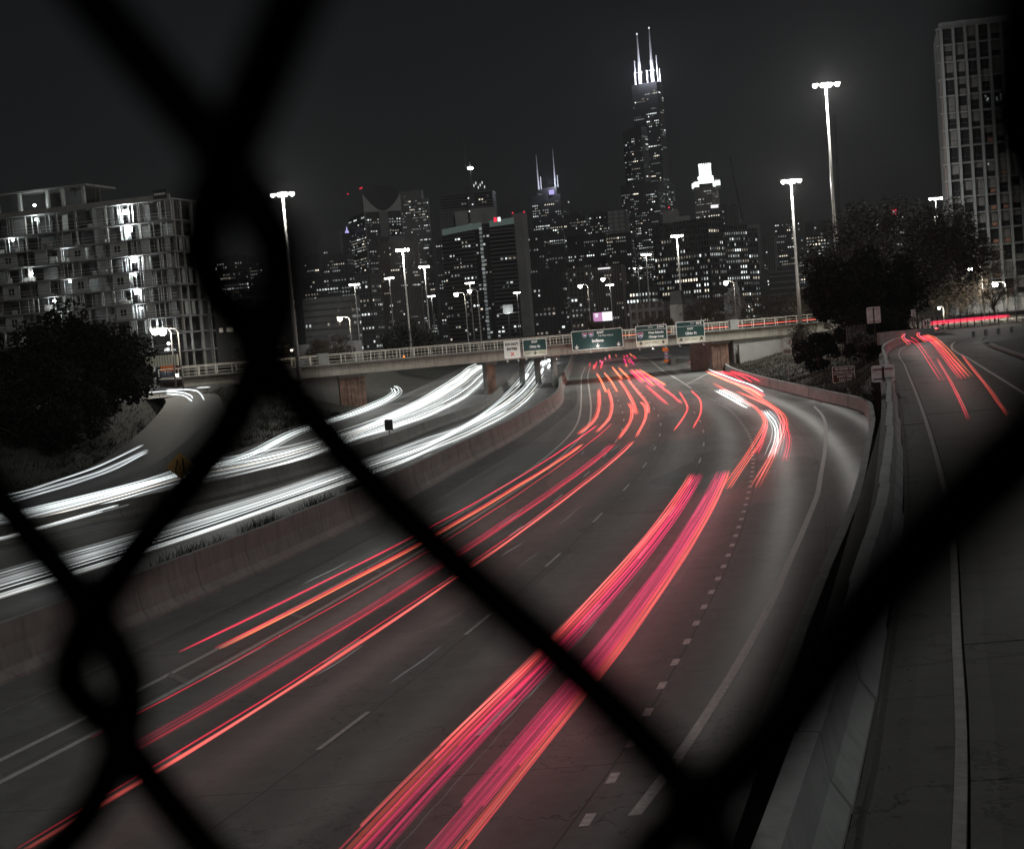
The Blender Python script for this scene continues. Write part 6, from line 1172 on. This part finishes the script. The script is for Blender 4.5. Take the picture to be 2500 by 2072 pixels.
tufts('grass', 'dark rough grass covering the right-hand bank', P_, .45, 'leaf_brown', .05, .7, 1); P_ = []
while len(P_) < 22000:
    y = 85 + 115 * gr2.random(); q = gr2.random(); x = OL(y) + (LT(y) - OL(y)) * q; s = q * q * .8 + q * .2; P_.append((x, y, TZ * s - .15))
tufts('grass', 'dark grass covering the left-hand bank below the trees', P_, .45, 'leaf_dark', .05, .7, 2); P_ = []
while len(P_) < 2600:
    y = 48 + 32 * gr2.random() ** .8
    if math.sin(y * .9) + .6 * math.sin(y * 2.3 + 1) < -1.0 + gr2.random() * 1.4: continue
    P_.append((W(y) - .25 - .5 * gr2.random(), y, 1.1 + .65 * gr2.random()))
tufts('weeds', 'dark weeds growing along the top of the tall concrete wall', P_, .4, 'weed', .014, .4, 3); P_ = []
for _ in range(2600):
    y = 8 + 110 * gr2.random() ** 1.3; P_.append((RAMP(y) + .02 + .4 * gr2.random() ** 2.5, y, RZ - .01))
tufts('litter', 'dead leaves and dirt gathered along the foot of the ramp barrier', P_, .02, 'weed', .012, 1.2, 4)
# iron fence, bollards and stakes along the cross street
fe = thing('iron_fence', 'dark iron picket fence along the cross street under the trees', 'fence', (0, 0, 0)); fpts = catmull([(36, 150, 0), (46, 166, 0), (60, 182, 0), (82, 196, 0)], 14)
for a_, b_ in zip(fpts[:-1], fpts[1:]):
    a_, b_ = Vector(a_), Vector(b_); d_ = b_ - a_; rz = math.atan2(d_.y, d_.x); c_ = (a_ + b_) / 2
    for z in (.35, 1.45): m = MB(); m.box((c_.x, c_.y, TZ + z), (d_.length, .05, .06), rz); m.build('fence_rail', MAT['dark_metal'], fe)
    m = MB(); m.box((a_.x, a_.y, TZ + .9), (.12, .12, 1.9)); m.build('fence_post', MAT['dark_metal'], fe)
m = MB(); L_ = [Vector(p) for p in catmull(fpts, 6)]
for p in L_: m.box((p.x, p.y, TZ + .85), (.035, .035, 1.7))
m.build('pickets', MAT['dark_metal'], fe, kind='stuff')
bl0 = MB(); bl0.tube([(0, 0, -.02), (0, 0, .5), (0, 0, .58)], [.16, .15, .1], 10); bme_ = bl0.mesh('bollard'); bme_.materials.append(MAT['concrete_light'])
BP = [(44.2 + i * 1.55 + .035 * i * i, 134.5 + i * 1.25) for i in range(11)]
for i, (x, y) in enumerate(BP): tag(obj('bollard', bme_, None), 'short pale post, ' + ['first', 'second', 'third', 'fourth', 'fifth', 'sixth', 'seventh', 'eighth', 'ninth', 'tenth', 'last'][i] + ' from the left in the row on the bend', 'bollard', 'bollards along the bend').location = (x, y, RZ - .03)
st0 = MB(); st0.tube([(0, 0, -.1), (0, 0, 2.7)], .045, 6); sme_ = st0.mesh('stake'); sme_.materials.append(MAT['galvanised'])
for i, (x, y) in enumerate([(46.8, 125.5), (49.9, 127.6), (53.2, 130), (56.6, 132)]): tag(obj('stake', sme_, None), 'thin bare metal post beside the grass island, ' + ['first', 'second', 'third', 'fourth'][i] + ' from the left', 'post', 'bare posts').location = (x, y, TZ)
wp = thing('pedestrian_sign', 'triangular pedestrian warning sign with plates on a pole at the right edge', 'road sign', (60.2, 163, TZ)); post(wp, 0, 0, 4.6); m = MB(); m.v = [(-.45, -.06, 1.9), (.45, -.06, 1.9), (0, -.06, 2.75)]; m.f = [(0, 1, 2)]; m.build('triangle', MAT['sign_white'], wp)
for q in (-.1, .1): m = MB(); m.tube([(q - .06, -.08, 2.0), (q, -.08, 2.2), (q + .02, -.08, 2.42)], [.03, .05, .03], 5); m.build('figure', MAT['letter_black'], wp)
m = MB(); m.box((0, -.05, 3.2), (.36, .03, .7)); m.build('plate', MAT['sign_white'], wp); m = MB(); m.box((0, -.08, 3.95), (.4, .2, .7)); m.build('signal_box', MAT['sign_yellow'], wp)
# distant pinpoint lights on the bridge
for x, lab in ((-26.5, 'left'), (-15.2, 'right')): 
    p_ = bpt(x, 1.2); o = MB(); o.tube([(0, 0, 0), (0, 0, .22)], [.16, .1], 8); w_ = thing('marker_lamp', 'small orange marker lamp on the bridge deck, ' + lab + ' of two', 'lamp', (p_[0], p_[1], 6.98), 0, 'orange marker lamps'); o.build('lens', MAT['amber_light'], w_); q = MB(); q.box((0, 0, -.04), (.3, .3, .08)); q.build('base', MAT['dark_metal'], w_)
# ------------------------------------------------------------------ chain-link fence just in front of the lens
FO = Vector((-0.021584, 0.122785, 0.008639 + CAM_H)); ca, sa = math.cos(-.648618), math.sin(-.648618); cb, sb = math.cos(.255229), math.sin(.255229); cc, sc = math.cos(.146359), math.sin(.146359)
FM = Matrix(((ca, -sa, 0), (sa, ca, 0), (0, 0, 1))) @ Matrix(((1, 0, 0), (0, cb, -sb), (0, sb, cb))) @ Matrix(((cc, 0, sc), (0, 1, 0), (-sc, 0, cc)))
FC, FK, WR, OV, QQ = .035649, 1.452299, .0024, .0038, .1
fence = thing('chain_link_fence', 'black chain-link fence wire out of focus across the whole view', 'fence', FO); fence.rotation_euler = FM.to_euler()
per = 2 * FC * FK
WARP = [((0, 0), (-.0008, 0, -.0041)), ((0, 1), (-.0006, .0006, -.0036)), ((-1, 0), (0, 0, 0)), ((0, -1), (0, 0, 0)), ((-1, 1), (0, 0, 0)), ((1, 1), (0.00247, 0.00067, -0.00307)), ((1, 0), (0.00247, 0.00067, -0.00307)), ((1, -1), (0.00583, -0.02975, 0.01649))]   # the mesh is slightly bent out of true
def warp(x, z):
    W_ = 0.0; o = np.zeros(3)
    for (i, j), d in WARP:
        w = 1.0 / (((x - FC * (i - j)) ** 2 + (z + FC * FK * (i + j)) ** 2) ** 1.5 + 1e-7); W_ += w; o += w * np.array(d)
    return o / W_
def zig(ph): s = math.sin(ph); return .45 * s + .55 * math.asin(.93 * s) / math.asin(.93)
for mcol in range(-7, 8):
    m = MB(); pts = []; n = 26 * 9
    # left bends of this wire sit on nodes of column mcol: z = -FC*FK*(i+j) with parity of mcol
    z_left = -FC * FK * (mcol % 2)
    for s in range(n + 1):
        z = per * 4.5 - per * 9 * s / n; ph = 2 * math.pi * (z - z_left) / per
        x = FC * (mcol + .5) - (FC / 2 + OV) * zig(ph + math.pi / 2)
        # over-under at the hooks
        dzl = (z - z_left + per / 2) % per - per / 2; dzr = (z - z_left) % per - per / 2
        d = WR * 1.08 * (math.tanh(dzl / .004) if abs(dzl) < per / 4 else -math.tanh(dzr / .004))
        o_ = warp(x, z); pts.append((x + o_[0], -d + o_[1], z + o_[2]))
    m.tube(pts, WR, 10); m.build('wire', MAT['vinyl_wire'], fence, True)
# ------------------------------------------------------------------ night haze over the city
hz = MB(); hz.box((0, 2470, 249), (7600, 5100, 500)); hzm = bpy.data.materials.new('haze'); hzm.use_nodes = True; t_ = hzm.node_tree; t_.nodes.clear(); ho = t_.nodes.new("ShaderNodeOutputMaterial"); pv = t_.nodes.new("ShaderNodeVolumePrincipled"); pv.inputs['Color'].default_value = (.93, .96, 1, 1); pv.inputs['Density'].default_value = .00006; pv.inputs['Anisotropy'].default_value = .45; t_.links.new(pv.outputs[0], ho.inputs['Volume'])
hzo = hz.build('haze', hzm, kind='stuff')
